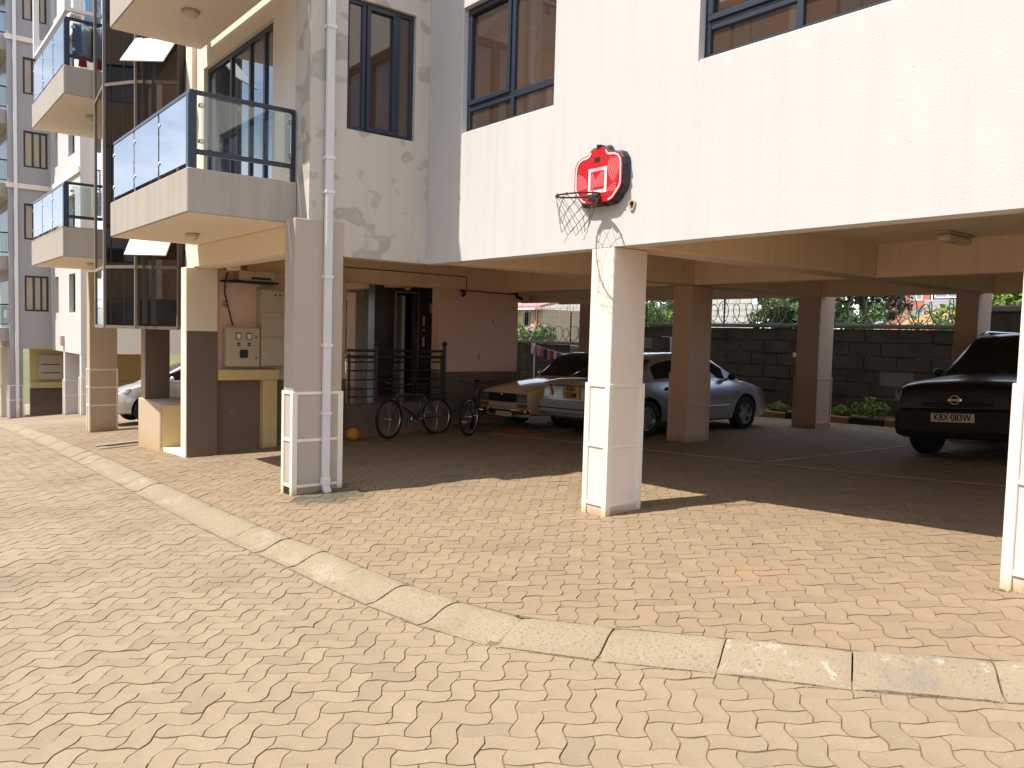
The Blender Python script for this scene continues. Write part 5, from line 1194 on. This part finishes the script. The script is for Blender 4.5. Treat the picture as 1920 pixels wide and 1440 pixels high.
# ================================================================== BICYCLES, BALL, BITS
def bicycle(label, loc, heading, lean, paint, steer=0, decal=None):
    zg = gz(loc[0], loc[1])+FORE_DZ; t = thing('bicycle', label, 'bicycle', (loc[0], loc[1], zg), rot=(lean, 0, heading))
    R = .335; wb = 1.05; rear = Vector((-wb/2, 0, R)); front = Vector((wb/2, 0, R)); bb = Vector((-.09, 0, .30)); seat = Vector((-.24, 0, .78)); ht = Vector((.30, 0, .80)); hb = Vector((.345, 0, .67))
    Mf = Matrix.Translation(ht) @ Matrix.Rotation(steer, 4, Vector((-.28, 0, .96))) @ Matrix.Translation(-ht)
    def wheel(c, Mx):
        m = MB(); m.tube([Mx @ (c+Vector((R*.93*math.cos(a), 0, R*.93*math.sin(a)))) for a in np.linspace(0, 2*PI, 36, endpoint=False)], .026, 8, closed=True); w = m.build('wheel', MT['rubber'], t, local=True, smooth=True)
        m = MB(); m.tube([Mx @ (c+Vector((R*.84*math.cos(a), 0, R*.84*math.sin(a)))) for a in np.linspace(0, 2*PI, 36, endpoint=False)], .012, 6, closed=True); m.cyl(Mx @ (c+Vector((0, -.05, 0))), Mx @ (c+Vector((0, .05, 0))), .018, 8); m.build('rim', MT['steel'], w, local=True, smooth=True)
        m = MB()
        for k in range(18):
            a = 2*PI*k/18; m.tube([Mx @ (c+Vector((0, .03*(-1)**k, 0))), Mx @ (c+Vector((R*.83*math.cos(a), 0, R*.83*math.sin(a))))], .0016, 4)
        o = m.build('spokes', MT['steel'], w, local=True); o['kind'] = 'stuff'
        m = MB(); m.lathe([(.03, .028), (.085, .028), (.085, .031), (.03, .031)], Mx @ Matrix.Translation(c) @ Matrix.Rotation(PI/2, 4, 'X'), 20); m.build('brake_disc', MT['steel'], w, local=True)
    wheel(rear, Matrix.Identity(4)); wheel(front, Mf)
    m = MB()
    for a, b, r in ((bb, hb, .026), (seat-Vector((0, 0, .06)), ht-Vector((.01, 0, .05)), .020), (bb, seat, .019), (hb, ht, .024)): m.tube([a, b], r, 10)
    for s in (-.05, .05):
        m.tube([bb+Vector((0, s*.6, 0)), rear+Vector((0, s, 0))], .011, 8); m.tube([seat+Vector((0, s*.3, -.07)), rear+Vector((0, s, 0))], .010, 8)
    m.build('frame', paint, t, local=True, smooth=True)
    m = MB()
    for s in (-.055, .055): m.tube([Mf @ (hb+Vector((.01, s, -.02))), Mf @ (front+Vector((0, s, 0)))], .016, 8)
    m.tube([Mf @ (hb+Vector((.01, -.055, -.02))), Mf @ (hb+Vector((.01, .055, -.02)))], .018, 8); m.build('fork', MT['bikepaint2'], t, local=True, smooth=True)
    m = MB(); st = ht+Vector((.05, 0, .10)); m.tube([Mf @ ht, Mf @ (ht+Vector((-.015, 0, .08))), Mf @ st], .016, 8); m.tube([Mf @ (st+Vector((-.06, -.32, .04))), Mf @ (st+Vector((-.01, -.12, .02))), Mf @ st, Mf @ (st+Vector((-.01, .12, .02))), Mf @ (st+Vector((-.06, .32, .04)))], .013, 8); h = m.build('handlebar', MT['bikepaint2'], t, local=True, smooth=True)
    for s in (-1, 1): m = MB(); m.tube([Mf @ (st+Vector((-.045, s*.22, .035))), Mf @ (st+Vector((-.062, s*.33, .042)))], .018, 8); m.build('grip', MT['rubber'], h, local=True, smooth=True)
    m = MB(); m.tube([seat, seat+Vector((-.03, 0, .10))], .014, 8); m.sphere(seat+Vector((-.06, 0, .125)), 1, 14, 8, (.075, .075, .028)); m.sphere(seat+Vector((.06, 0, .125)), 1, 14, 8, (.11, .032, .024)); m.build('saddle', MT['rubber'], t, local=True, smooth=True)
    m = MB(); m.cyl(bb+Vector((0, -.06, 0)), bb+Vector((0, .06, 0)), .024, 10); m.lathe([(.02, -.004), (.085, -.004), (.09, 0), (.085, .004), (.02, .004)], Matrix.Translation(bb+Vector((0, -.055, 0))) @ Matrix.Rotation(PI/2, 4, 'X'), 24)
    m.beam(bb+Vector((0, -.08, 0)), bb+Vector((.12, -.08, -.12)), .012, .022); m.beam(bb+Vector((0, .08, 0)), bb+Vector((-.12, .08, .12)), .012, .022); m.box(bb.x+.07, bb.x+.17, -.17, -.085, bb.z-.13, bb.z-.11); m.box(bb.x-.17, bb.x-.07, .085, .17, bb.z+.11, bb.z+.13); m.build('crankset', MT['steel'], t, local=True)
    if decal:
        m = MB(); m.tube([bb.lerp(hb, .35), bb.lerp(hb, .8)], .0275, 10); m.build('decal', decal, t, local=True, smooth=True)
    return t
bicycle('dark blue mountain bicycle standing side on by the lobby ledge', (-11.98, 7.38), math.radians(-84), math.radians(4), MT['bikepaint'], steer=.25)
bicycle('black bicycle with orange stripe standing beside the cream saloon', (-11.75, 8.42), math.radians(-38), math.radians(-6), MT['bikepaint2'], steer=-.5, decal=MT['redpaint'])
zg = gz(-12.42, 6.45)+FORE_DZ; m = MB(); m.sphere((-12.42, 6.45, zg+.115), .115, 24, 16); o = m.build('ball', MT['orangeball'], origin=(-12.42, 6.45, zg), smooth=True); tag(o, 'small orange ball lying against the dark ledge', 'ball')
def rag(name, label, cat, c, sx, sy, h, mat, seed, ang=0):
    r = np.random.default_rng(seed); n = 14; mb = MB(); ph = r.uniform(0, 6, 6); vs = []; ca, sa = math.cos(ang), math.sin(ang)
    for j in range(n):
        for i in range(n):
            u, v = i/(n-1)*2-1, j/(n-1)*2-1; rr = math.sqrt(u*u+v*v); k = 1-.35*max(0, rr-.8)
            x, y = u*sx*k*(1+.12*math.sin(3*v+ph[0])), v*sy*k*(1+.12*math.sin(4*u+ph[1]))
            z = max(0, 1-rr*rr*.8)*h*(.55+.25*math.sin(5*u+ph[2])*math.sin(4*v+ph[3])+.2*math.sin(9*u+7*v+ph[4]))
            X, Y = c[0]+ca*x-sa*y, c[1]+sa*x+ca*y; vs.append((X, Y, gz(X, Y)+FORE_DZ+.006+max(0, z)))
    mb.add(vs, [(j*n+i, j*n+i+1, (j+1)*n+i+1, (j+1)*n+i) for j in range(n-1) for i in range(n-1)]); o = mb.build(name, mat, origin=(c[0], c[1], gz(*c)), smooth=True); return tag(o, label, cat)
rag('cloth_heap', 'crumpled brown sack on the floor before the cream saloon', 'cloth', (-11.55, 8.75), .22, .16, .16, cloth('brown_sack', (.10, .06, .035)), 1, .4)
rag('cloth_heap', 'crumpled orange cloth on the floor before the cream saloon', 'cloth', (-11.10, 8.95), .26, .14, .12, cloth('orange_cloth', (.26, .05, .015)), 2, .9)
rag('plastic_scrap', 'blue plastic scrap under the cream saloon', 'litter', (-11.0, 9.55), .16, .05, .03, cloth('blue_scrap', (.05, .10, .16)), 4, .3)

# ================================================================== YARD BEHIND THE PARKING
YB = 17.0
# planted strip with its painted kerb
gk = structure(bpy.data.objects.new('garden_kerb', None)); COL.objects.link(gk); ORG[gk] = (0,0,0)
MT['kerb_yellow'] = M('dull_yellow_kerb', (.26, .17, .06), .9, .2, 5, bump=.3); MT['kerb_black'] = M('black_kerb', (.03, .027, .025), .9, .2, 5, bump=.3)
for k in range(16):
    x = -13.5+k*.72; z = gz(x, 15.4); m = MB(); m.box(x+.004, x+.716, 15.34, 15.48, z-.2, z+.17); m.build('kerb_stone', MT['kerb_yellow'] if k % 2 == 0 else MT['kerb_black'], gk, bevel=.015)
sheet('flower_bed', np.linspace(-22, 4, 40), np.linspace(15.49, 16.9, 6), lambda X, Y: gzv(X, Y)+.09, MT['earth'])
# boundary wall of dressed stone, one course at a time
bw = thing('boundary_wall', 'dark stone boundary wall with coping behind the parked cars', 'wall', (-9, YB, 0))
sv = []
for v in range(6):
    r = np.random.default_rng(40+v); me = bpy.data.meshes.new('stone'); w, h, d = .70, .285, .20; b = .012
    P = []
    for (yy, ins) in ((-d/2, b), (-d/2+.02, 0), (d/2, 0)):
        for sx, sz in ((-1, -1), (1, -1), (1, 1), (-1, 1)): P.append((sx*(w/2-ins)+r.normal(0, .004), yy, sz*(h/2-ins)+r.normal(0, .003)))
    F = [(3, 2, 1, 0)]+[(a*4+i, a*4+(i+1) % 4, a*4+4+(i+1) % 4, a*4+4+i) for a in (0, 1) for i in range(4)]+[(8, 9, 10, 11)]
    me.from_pydata(P, [], [tuple(f) for f in F]); me.materials.append(MT['stone']); bm = bmesh.new(); bm.from_mesh(me); bmesh.ops.recalc_face_normals(bm, faces=bm.faces); bm.to_mesh(me); bm.free(); sv.append(me)
rw_ = random.Random(2); cnt = 0
for row in range(8):
    z = .02+row*.296
    for q in range(34):
        x = -21.6+q*.718+(.36 if row % 2 else 0); topz = 2.19 if x > -15.9 else 1.55
        if z+.28 > topz: continue
        o = bpy.data.objects.new('stone', rw_.choice(sv)); COL.objects.link(o); o.parent = bw; o.location = (x+9, rw_.gauss(0, .012), z+.14)
        cnt += 1
m = MB(); m.box(-22, 3.2, YB-.07, YB+.09, -.6, 1.48); m.box(-15.9, 3.2, YB-.069, YB+.089, 1.48, 2.08); m.build('mortar', MT['coping'], bw)
m = MB(); m.box(-15.95, -6.9, YB-.17, YB+.17, 2.10, 2.19); m.build('coping', MT['coping'], bw, bevel=.02)
m = MB(); m.box(-22, -15.96, YB-.17, YB+.17, 1.50, 1.585); m.build('coping', MT['coping'], bw, bevel=.02)
m = MB(); m.box(-6.7, 3.2, YB-.17, YB+.17, 2.44, 2.56); m.build('coping', MT['coping'], bw, bevel=.02)
m = MB(); m.box(-6.66, 3.2, YB-.11, YB+.11, 2.0, 2.44); m.build('raised_courses', MT['stone'], bw, bevel=.01)
m = MB(); m.box(-10.75, -10.62, YB-.13, YB-.10, 1.42, 1.52); m.build('wall_socket', MT['lamp'], bw)
# razor wire coils
def coil(label, x0, x1, z, r, pitch, seed):
    rr = np.random.default_rng(seed); n = int((x1-x0)/pitch*18); P = []
    for k in range(n+1):
        t = k/n; a = t*(x1-x0)/pitch*2*PI; ra = r*(1+.16*math.sin(a*.37+seed))
        P.append((x0+(x1-x0)*t+.06*math.sin(a*.21), YB+ra*math.cos(a), z+r*.9+ra*math.sin(a)))
    m = MB(); m.tube(P, .011, 5); bar = MB()
    for k in range(0, n, 3):
        p = Vector(P[k]); d = Vector((rr.normal(), rr.normal(), rr.normal())).normalized()*.022; bar.tube([p-d, p+d], .003, 4)
    t = thing('razor_wire', label, 'razor wire', (x0, YB, z)); m.build('wire_coil', MT['wire'], t, smooth=True); o = bar.build('barbs', MT['wire'], t); o['kind'] = 'stuff'; return t
coil('razor wire coil on the higher stone wall in the middle and right', -15.6, -6.9, 2.19, .27, .34, 1)
coil('razor wire coil on the lower stretch of stone wall at left', -21.8, -16.1, 1.585, .24, .33, 2)
def epost(x, z0, h, label, lean=0, brace=False):
    t = thing('electric_fence_post', label, 'fence post', (x, YB, z0), 'electric fence posts on the boundary wall'); m = MB(); m.beam((x, YB, z0-.1), (x+lean*h, YB, z0+h), .03, .03)
    if brace: m.beam((x+.03, YB, z0+h*.9), (x+.55, YB, z0), .02, .02)
    m.build('upright', MT['greenframe'], t)
    for k in range(9):
        f = (k+.6)/9; m = MB(); m.sphere((x+lean*h*f+.028, YB-.03, z0+h*f), 1, 10, 6, (.035, .03, .024)); m.build('insulator', MT['insul'], t, smooth=True)
    return t
epost(-18.55, 1.585, .93, 'electric fence post on the low wall stretch before blockwork')
epost(-15.45, 2.19, .95, 'braced electric fence post just right of the front column', brace=True)
epost(-12.83, 2.19, .95, 'electric fence post before the blockwork and the tree')
epost(-10.42, 2.19, .9, 'electric fence post beside the back column')
epost(-7.05, 2.19, .95, 'electric fence post left of the raised wall end', lean=-.04)
for i, zz in enumerate((2.35, 2.5, 2.65, 2.8, 2.95)):
    m = MB(); m.tube([(-21, YB-.03, zz-.6), (-16.2, YB-.03, zz-.6), (-15.4, YB-.03, zz), (-12.8, YB-.03, zz-.01), (-10.4, YB-.03, zz), (-7.0, YB-.03, zz)], .002, 4); o = m.build('fence_wire', MT['wire']); tag(o, 'thin electric fence wire strung between the wall posts', 'wire', 'electric fence wires')

# washing hung across the yard
GC = [('pink', (.62, .10, .22)), ('white', (.72, .72, .74)), ('pale_blue', (.25, .42, .62)), ('navy', (.03, .04, .10)), ('red', (.45, .05, .07)), ('grey', (.30, .29, .30)), ('black', (.015, .015, .018)), ('violet', (.24, .18, .42))]
GM = {n: cloth(n+'_cotton', c) for n, c in GC}
def garment(a, w, h, mat, label, grp, seed, along=(.96, -.1)):
    r = random.Random(seed); n = 5; rows = 6; vs = []
    for j in range(rows+1):
        f = j/rows; ww = w*(1+.10*f-.25*(1 if 0 < j < 2 else 0)*0)
        for i in range(n+1):
            u = (i/n-.5)*ww; wob = .012*math.sin(i*2.2+j+seed); vs.append((a[0]+u*along[0]-wob*along[1], a[1]+u*along[1]+wob*along[0], a[2]-h*f+(.01*math.sin(i*3+seed) if j == rows else 0)))
    m = MB(); k = n+1; F = [(j*k+i, j*k+i+1, (j+1)*k+i+1, (j+1)*k+i) for j in range(rows) for i in range(n)]; m.add(vs, F); o = m.build('garment', mat, origin=tuple(a), smooth=True, recalc=False); sd_ = o.modifiers.new('s', 'SOLIDIFY'); sd_.thickness = .008
    return tag(o, label, 'clothes', grp)
def L3(a, b, t): return tuple(a[i]*(1-t)+b[i]*t for i in range(3))
ln_a, ln_b = (-18.75, 15.6, 1.53), (-15.6, 15.3, 1.22)
m = MB(); m.tube([L3(ln_a, ln_b, t)[:2]+(L3(ln_a, ln_b, t)[2]-.10*4*t*(1-t),) for t in np.linspace(0, 1, 12)], .006, 5); o = m.build('washing_line', MT['pipe']); tag(o, 'sagging washing line with small clothes in the yard', 'washing line')
seq = ['white', 'pink', 'pale_blue', 'pink', 'navy', 'grey', 'red', 'white', 'violet', 'white', 'navy', 'white', 'black', 'white', 'violet', 'navy', 'grey', 'pink']
for k, cname in enumerate(seq):
    t = .03+.052*k; p = L3(ln_a, ln_b, t); p = (p[0], p[1], p[2]-.10*4*t*(1-t))
    hh = .30 if k < 6 else .22; garment(p, .15 if k < 6 else .12, hh, GM[cname], 'small '+cname.replace('_', ' ')+' garment pegged on the sagging washing line', 'small clothes on the washing line', k)
ga, gb = (-17.35, 15.9, 1.50), (-15.7, 15.5, 1.42)
m = MB(); m.tube([ga, gb], .012, 6); o = m.build('drying_pole', MT['pipe']); tag(o, 'white pole holding a row of grey cloths in the yard', 'pole')
for k in range(12): garment(L3(ga, gb, .05+.08*k), .13, .34+.02*math.sin(k), GM['grey'] if k not in (6,) else GM['black'], 'grey cloth hung on the white pole' if k not in (6,) else 'black cloth hung among the grey ones on the white pole', 'cloths on the white pole', 30+k)
m = MB(); m.cyl((-18.65, 15.65, gz(-18.6, 15.6)), (-18.65, 15.65, 1.55), .018, 8); o = m.build('line_post', MT['pipe']); tag(o, 'thin pale post holding the washing line by the peach wall', 'post')
for k in range(5): garment((-13.55+k*.20, 15.9, 1.80-.02*k), .14, .42, GM['grey'] if k % 2 else GM['white'], 'limp pale cloth hung before the dark wall right of the front column', 'pale cloths before the dark wall', 60+k)
m = MB(); m.tube([(-13.9, 15.9, 1.82), (-12.4, 15.9, 1.74)], .006, 5); o = m.build('washing_line', MT['pipe']); tag(o, 'washing line with pale cloths right of the front column', 'washing line')

# ================================================================== PLANTS AND HOUSES BEYOND
def leaf_cloud(name, mat, parent, centers, n, size, seed, flat=.5, origin=None):
    r = np.random.default_rng(seed); c = np.array(centers); wts = c[:,3]**2; wts = wts/wts.sum(); idx = r.choice(len(c), n, p=wts)
    d = r.normal(size=(n, 3)); d /= np.linalg.norm(d, axis=1)[:,None]; rad = c[idx,3]*r.uniform(.45, 1.05, n)**.6
    pos = c[idx,:3]+d*rad[:,None]*np.array([1, 1, .8]); nrm = d+r.normal(0, .6, (n, 3)); nrm[:,2] += .3; nrm /= np.linalg.norm(nrm, axis=1)[:,None]
    t = np.cross(nrm, r.normal(size=(n, 3))); t /= np.linalg.norm(t, axis=1)[:,None]; b = np.cross(nrm, t); s = size*r.uniform(.6, 1.4, n)
    A = pos-t*s[:,None]; B = pos+b*(s*flat)[:,None]; Cc = pos+t*s[:,None]; D = pos-b*(s*flat)[:,None]
    V = np.stack([A, B, Cc, D], 1).reshape(-1, 3); off = np.array(ORG.get(parent, (0,0,0))) if parent else np.zeros(3)
    me = bpy.data.meshes.new(name); me.from_pydata((V-off).tolist(), [], [(4*k, 4*k+1, 4*k+2, 4*k+3) for k in range(n)]); me.materials.append(mat); o = bpy.data.objects.new(name, me); COL.objects.link(o)
    if parent: o.parent = parent
    return o
def tree(label, x, y, z, h, r, mat, n, size, seed, trunk_r=.14, name='tree'):
    t = thing(name, label, 'tree', (x, y, z)); q = random.Random(seed); m = MB(); top = Vector((x+q.gauss(0, .2), y, z+h*.62)); m.tube([(x, y, z-.2), (x+q.gauss(0, .08), y, z+h*.3), top], [trunk_r*1.3, trunk_r, trunk_r*.55], 8)
    cs = []
    for k in range(11):
        a = 2*PI*k/11+q.random(); rr = r*q.uniform(.35, .95); zz = z+h*q.uniform(.38, .95); e = Vector((x+rr*math.cos(a), y+rr*math.sin(a), zz)); st = Vector((x, y, z+h*q.uniform(.25, .6))); m.tube([st, (st+e)/2+Vector((0, 0, .1)), e], [trunk_r*.45, trunk_r*.3, trunk_r*.1], 6); cs.append((e.x, e.y, e.z, r*q.uniform(.28, .5)))
    cs.append((x, y, z+h*.8, r*.55)); m.build('trunk', MT['bark'], t, smooth=True); leaf_cloud('crown', mat, t, cs, n, size, seed); return t
tree('dense dark tree behind the wall left of the back column', -16.1, 26.0, .5, 5.2, 1.55, MT['leaf_dark'], 9000, .11, 1)
tree('lighter leafy shrub in front of the dense dark tree', -15.6, 24.0, .6, 2.5, .9, MT['leaf_mid'], 2600, .09, 2, .06, 'shrub')
tree('drooping tree with a red brown trunk right of the back column', -16.2, 30.0, .3, 6.2, 2.6, MT['leaf_dark'], 9500, .11, 3, .2)
tree('small grey green bush under the drooping tree', -14.9, 27.5, .6, 2.4, 1.0, MT['leaf_mid'], 1800, .09, 4, .05, 'shrub')
tree('bright green shrub behind the wall beside the front column', -19.1, 22.0, .5, 2.2, 1.3, MT['leaf_bright'], 2200, .10, 5, .05, 'shrub')
tree('far hazy tree seen over the bright shrub', -52, 62, 0, 7.5, 4.2, MT['leaf_mid'], 3000, .3, 6, .3)
tree('leafy tree seen through the lobby opening at left', -31.5, 16.6, -1.0, 5.5, 2.6, MT['leaf_mid'], 4600, .14, 7)
tree('yellow green bush in front of the blockwork house', -33.5, 26.5, .4, 2.0, 1.2, MT['leaf_bright'], 1500, .11, 8, .05, 'shrub')
tree('straggly bush beside the scaffold poles', -30.2, 25.5, .4, 1.8, 1.0, MT['leaf_mid'], 900, .11, 9, .04, 'shrub')
tree('tree behind the raised wall end at the right', -8.6, 24, .5, 3.6, 1.7, MT['leaf_bright'], 3000, .11, 10, .1)
for k, (x, y, s, lb) in enumerate(((-8.4, 16.1, .36, 'lime green bush in the flower bed left of the black car'), (-9.0, 16.0, .20, 'small lime bush at the left end of the flower bed'), (-10.35, 15.8, .22, 'lime green tuft beyond the silver saloon nose'))):
    t = thing('garden_bush', lb, 'bush', (x, y, gz(x, y)+.09)); z = gz(x, y)+.09; cs = [(x+.6*s*math.cos(a), y+.5*s*math.sin(a), z+s*.55, s*.5) for a in np.linspace(0, 2*PI, 6)]+[(x, y, z+s*.9, s*.45)]
    m = MB()
    for a in range(6): m.tube([(x, y, z), cs[a][:3]], [.012, .005], 5)
    m.build('stems', MT['bark'], t); leaf_cloud('leaves', MT['leaf_bright'], t, cs, 420, .045, 20+k)
# maize
def maize_mesh():
    q = random.Random(4); m = MB(); m.tube([(0, 0, 0), (.02, 0, 1.0), (.03, 0, 1.75)], [.018, .014, .006], 6)
    for k in range(11):
        z = .25+k*.14; a = k*2.4+q.gauss(0, .3); L = q.uniform(.55, .85); c, s = math.cos(a), math.sin(a); P = []
        for j in range(7):
            f = j/6; rr = L*(.9*f); zz = z+L*(.75*f-.75*f*f*(.6+.6*q.random())); w = .042*(1-f)**.6*(.5+min(1, f*4)*.5); P.append((Vector((c*rr+s*w, s*rr-c*w, zz)), Vector((c*rr-s*w, s*rr+c*w, zz))))
        vs = [v for p in P for v in p]; m.add(vs, [(2*j, 2*j+1, 2*j+3, 2*j+2) for j in range(6)])
    return m
mz = maize_mesh().build('maize_plant', MT['maize'], recalc=False, smooth=True); tag(mz, 'tall green maize plant growing just behind the stone wall', 'maize', 'maize plants behind the wall')
qr = random.Random(9); first = True
for row in range(3):
    for k in range(13):
        x = -11.0+k*.34+qr.gauss(0, .06)-row*.55; y = 19.0+row*1.1+qr.gauss(0, .1)
        o = mz if first else mz.copy()
        if not first: COL.objects.link(o)
        first = False; o.location = (x, y, .72+row*.05+qr.gauss(0, .08)); o.rotation_euler = (0, 0, qr.random()*6.28); o.scale = (1, 1, qr.uniform(.85, 1.12))
# blockwork house with scaffold poles
bh = thing('blockwork_house', 'unfinished grey blockwork house behind the washing', 'house', (-38, 34, 0))
T = TY(34.0); m = MB(); wall_holes(m, T, -40.6, -33.5, 0, 9, 0, .3, [(-38.2, -37.2, 4.6, 6.0)]); m.build('wall', MT['coping'], bh)
bmk = MT['bricks']
blkm = []
for v in range(4):
    r = np.random.default_rng(70+v); mm = MB(); mm.box(-.29, .29, -.03, .03, -.125+.0, .125); me = bpy.data.meshes.new('block'); me.from_pydata([(p[0], p[1]+r.normal(0, .006), p[2]) for p in mm.v], [], mm.f); me.materials.append(bmk); blkm.append(me)
for row in range(16):
    for k in range(10):
        x = -40.2+k*.61+(.3 if row % 2 else 0); z = 1.2+row*.27
        o = bpy.data.objects.new('block', blkm[(row*3+k) % 4]); COL.objects.link(o); o.parent = bh; o.location = (x+38, -.02, z)
for k in range(16):
    x = -33.5+k*.29+qr.gauss(0, .05)-(0 if k > 9 else 1.5); y = 27+qr.gauss(0, .4); m = MB(); m.tube([(x, y, 0), (x+qr.gauss(0, .06), y, qr.uniform(3.0, 4.4))], [.022, .015], 6); o = m.build('scaffold_pole', MT['timber']); tag(o, 'thin upright timber scaffold pole before the blockwork house', 'pole', 'scaffold poles before the blockwork house')
ph = thing('plastered_house', 'small plastered house with pink roof edge beside the blockwork house', 'house', (-37, 30, 0))
m = MB(); m.box(-42, -35.0, 30, 33, 0, 3.25); m.build('wall', MT['tancol'], ph); m = MB(); m.add([(-42.3, 29.5, 3.45), (-34.8, 29.5, 3.45), (-34.8, 33, 4.2), (-42.3, 33, 4.2), (-42.3, 29.5, 3.3), (-34.8, 29.5, 3.3), (-34.8, 33, 4.05), (-42.3, 33, 4.05)], [(0,1,2,3),(7,6,5,4),(0,4,5,1),(1,5,6,2),(2,6,7,3),(3,7,4,0)]); m.build('roof', MT['pinkroof'], ph)
window(ph, TY(30), -36.8, -36.2, 2.3, 3.1, [-36.5], [], MT['darkframe'], MT['winglass'], recess=-.03, fw=.05)
m = MB(); m.box(-35.7, -35.55, 29.9, 29.98, 1.4, 3.2); m.build('door_post', MT['redbrick'], ph)
# second blockwork wall behind the tree
sw = thing('garden_wall', 'tall pale blockwork wall beside the dense dark tree', 'wall', (-23, 30, 0)); m = MB(); m.box(-25.5, -21.4, 30, 30.3, 0, 5); m.build('masonry', MT['coping'], sw)
for row in range(9):
    for k in range(7):
        o = bpy.data.objects.new('block', blkm[(row*5+k) % 4]); COL.objects.link(o); o.parent = sw; o.location = (-25.1+k*.61+(.3 if row % 2 else 0)+23-.05, -.02, 1.9+row*.27)
fw_ = thing('garden_wall', 'low pale wall seen over the bright green shrub', 'wall', (-30, 33, 0)); m = MB(); m.box(-32, -26.5, 33, 33.2, 0, 2.75); m.build('masonry', MT['bricks'], fw_)
# red apartment house
rh = thing('apartment_building', 'red brick apartment house far behind the maize', 'building', (-30, 65, 0)); T = TY(65)
wins = [(-31.25, -30.25, 5.35+2.9*k-2.9*0, 6.4+2.9*k) for k in range(2)]+[(-31.2, -30.1, 3.75, 4.72)]
m = MB(); wall_holes(m, T, -33.0, -24.0, 0, 14, 0, .3, wins+[(-29.7, -26.2, 5.2, 7.6), (-29.7, -26.2, 2.2, 4.5)]); m.build('wall', MT['redbrick'], rh)
for w in wins: window(rh, T, *w, [(w[0]+w[1])/2], [], MT['pipe'], MT['intglass'], recess=.05, fw=.09)
for z in (2.2, 5.2):
    m = MB(); m.box(-29.7, -26.2, 64.2, 65.0, z-.9+.2, z+.15); b = m.build('balcony', MT['lilac'], rh); m = MB(); m.box(-29.7, -26.2, 65.5, 65.6, z, z+2.4); m.build('recess', MT['darkframe'], rh)
    window(rh, TY(65.35), -29.5, -26.6, z+.3, z+1.9, [-28.5, -27.5], [], MT['pipe'], MT['intglass'], recess=0, fw=.1)
m = MB(); m.box(-34.6, -33.02, 66, 66.3, 0, 14); m.build('side_wall', MT['lilac'], rh); window(rh, TY(66), -34.3, -33.3, 4.0, 5.2, [-33.8], [], MT['pipe'], MT['intglass'], recess=-.06, fw=.1)
th_ = thing('tiled_house', 'orange tiled roof of a low house beyond the maize', 'house', (-18, 45, 0))
m = MB(); m.add([(-22.5, 44, 2.75), (-12, 44, 2.75), (-12, 48, 5.6), (-15.5, 48, 5.6), (-22.5, 44, 2.6), (-12, 44, 2.6), (-12, 48, 5.45), (-15.5, 48, 5.45)], [(0,1,2,3),(7,6,5,4),(0,4,5,1),(1,5,6,2),(2,6,7,3),(3,7,4,0)]); m.build('roof', MT['rooftile'], th_)
m = MB(); m.box(-21, -12, 44.8, 48, 0, 2.62); m.build('wall', MT['cream'], th_)

# ================================================================== THINGS ON THE BALCONIES
for k, (x, y, zt, w, h, c, lb) in enumerate(((-16.42, 2.99, 7.62, .13, .50, 'white', 'pale shirt hung at the corner of the upper far balcony'), (-16.45, 3.20, 7.60, .16, .55, 'pale_blue', 'pale blue shirt hung above the upper far balcony rail'),
    (-16.55, 3.02, 7.08, .14, .62, 'navy', 'dark blue trousers behind the upper balcony side glass'), (-16.60, 3.17, 7.05, .16, .55, 'grey', 'grey towel behind the upper balcony side glass'), (-16.62, 3.34, 7.08, .22, .60, 'navy', 'wide dark sheet behind the upper balcony side glass'), (-16.5, 3.10, 6.55, .12, .22, 'red', 'dark red cloth low on the upper far balcony'))):
    garment((x, y, zt), w, h, GM[c], lb, 'washing on the upper far balcony', 80+k, (.15, .98))
ch = thing('folding_chair', 'folding chair with dark back on the mossy far balcony', 'chair', (-16.8, 3.55, 3.07)); x, y, z = -16.85, 3.55, 3.07
m = MB(); m.box(x-.22, x+.22, y-.2, y+.2, z+.42, z+.45); m.build('seat', MT['blackplastic'], ch, bevel=.01)
m = MB(); m.beam((x-.2, y+.2, z+.42), (x-.2, y+.3, z+1.0), .44, .03, up=(1, 0, 0)); m.build('backrest', MT['blackplastic'], ch)
for a, b in (((-.2, -.2), (-.2, .25)), ((.2, -.2), (.2, .25)), ((-.2, .2), (-.2, -.25)), ((.2, .2), (.2, -.25))): m = MB(); m.tube([(x+a[0], y+a[1], z+.42), (x+b[0], y+b[1], z)], .012, 6); m.build('leg', MT['steel'], ch)

# ================================================================== ACROSS THE DRIVE (out of frame, mirrored in the glass)
ob = thing('apartment_building', 'brown apartment house across the drive mirrored in the windows', 'building', (-14, -16, gz(-14, -12))); MT['umber'] = M('umber_wall_paint', (.42, .29, .19), .9, .1, .5, bump=.2)
TO = lambda u, d, z: (u, -16-d, z); zo = -1.5
hl = [(-44+k*4.6, -42.2+k*4.6, zo+2.6+3*j, zo+4.0+3*j) for k in range(13) for j in range(5)]
m = MB(); wall_holes(m, TO, -46, 16, zo-2, zo+16.5, 0, .3, hl); m.build('wall', MT['umber'], ob)
for q in hl: window(ob, TO, *q, [(q[0]+q[1])/2], [], MT['frame'], MT['winglass'], recess=.1)
m = MB(); m.box(-46.4, 16.4, -26, -15.6, zo+16.5, zo+16.8); m.build('roof', MT['rooftile'], ob)
for k in range(14): m = MB(); m.box(-45.5+k*4.6-.2, -45.5+k*4.6+.2, -15.99, -15.7, zo-2, zo+16.49); m.build('pilaster', MT['cream'], ob)
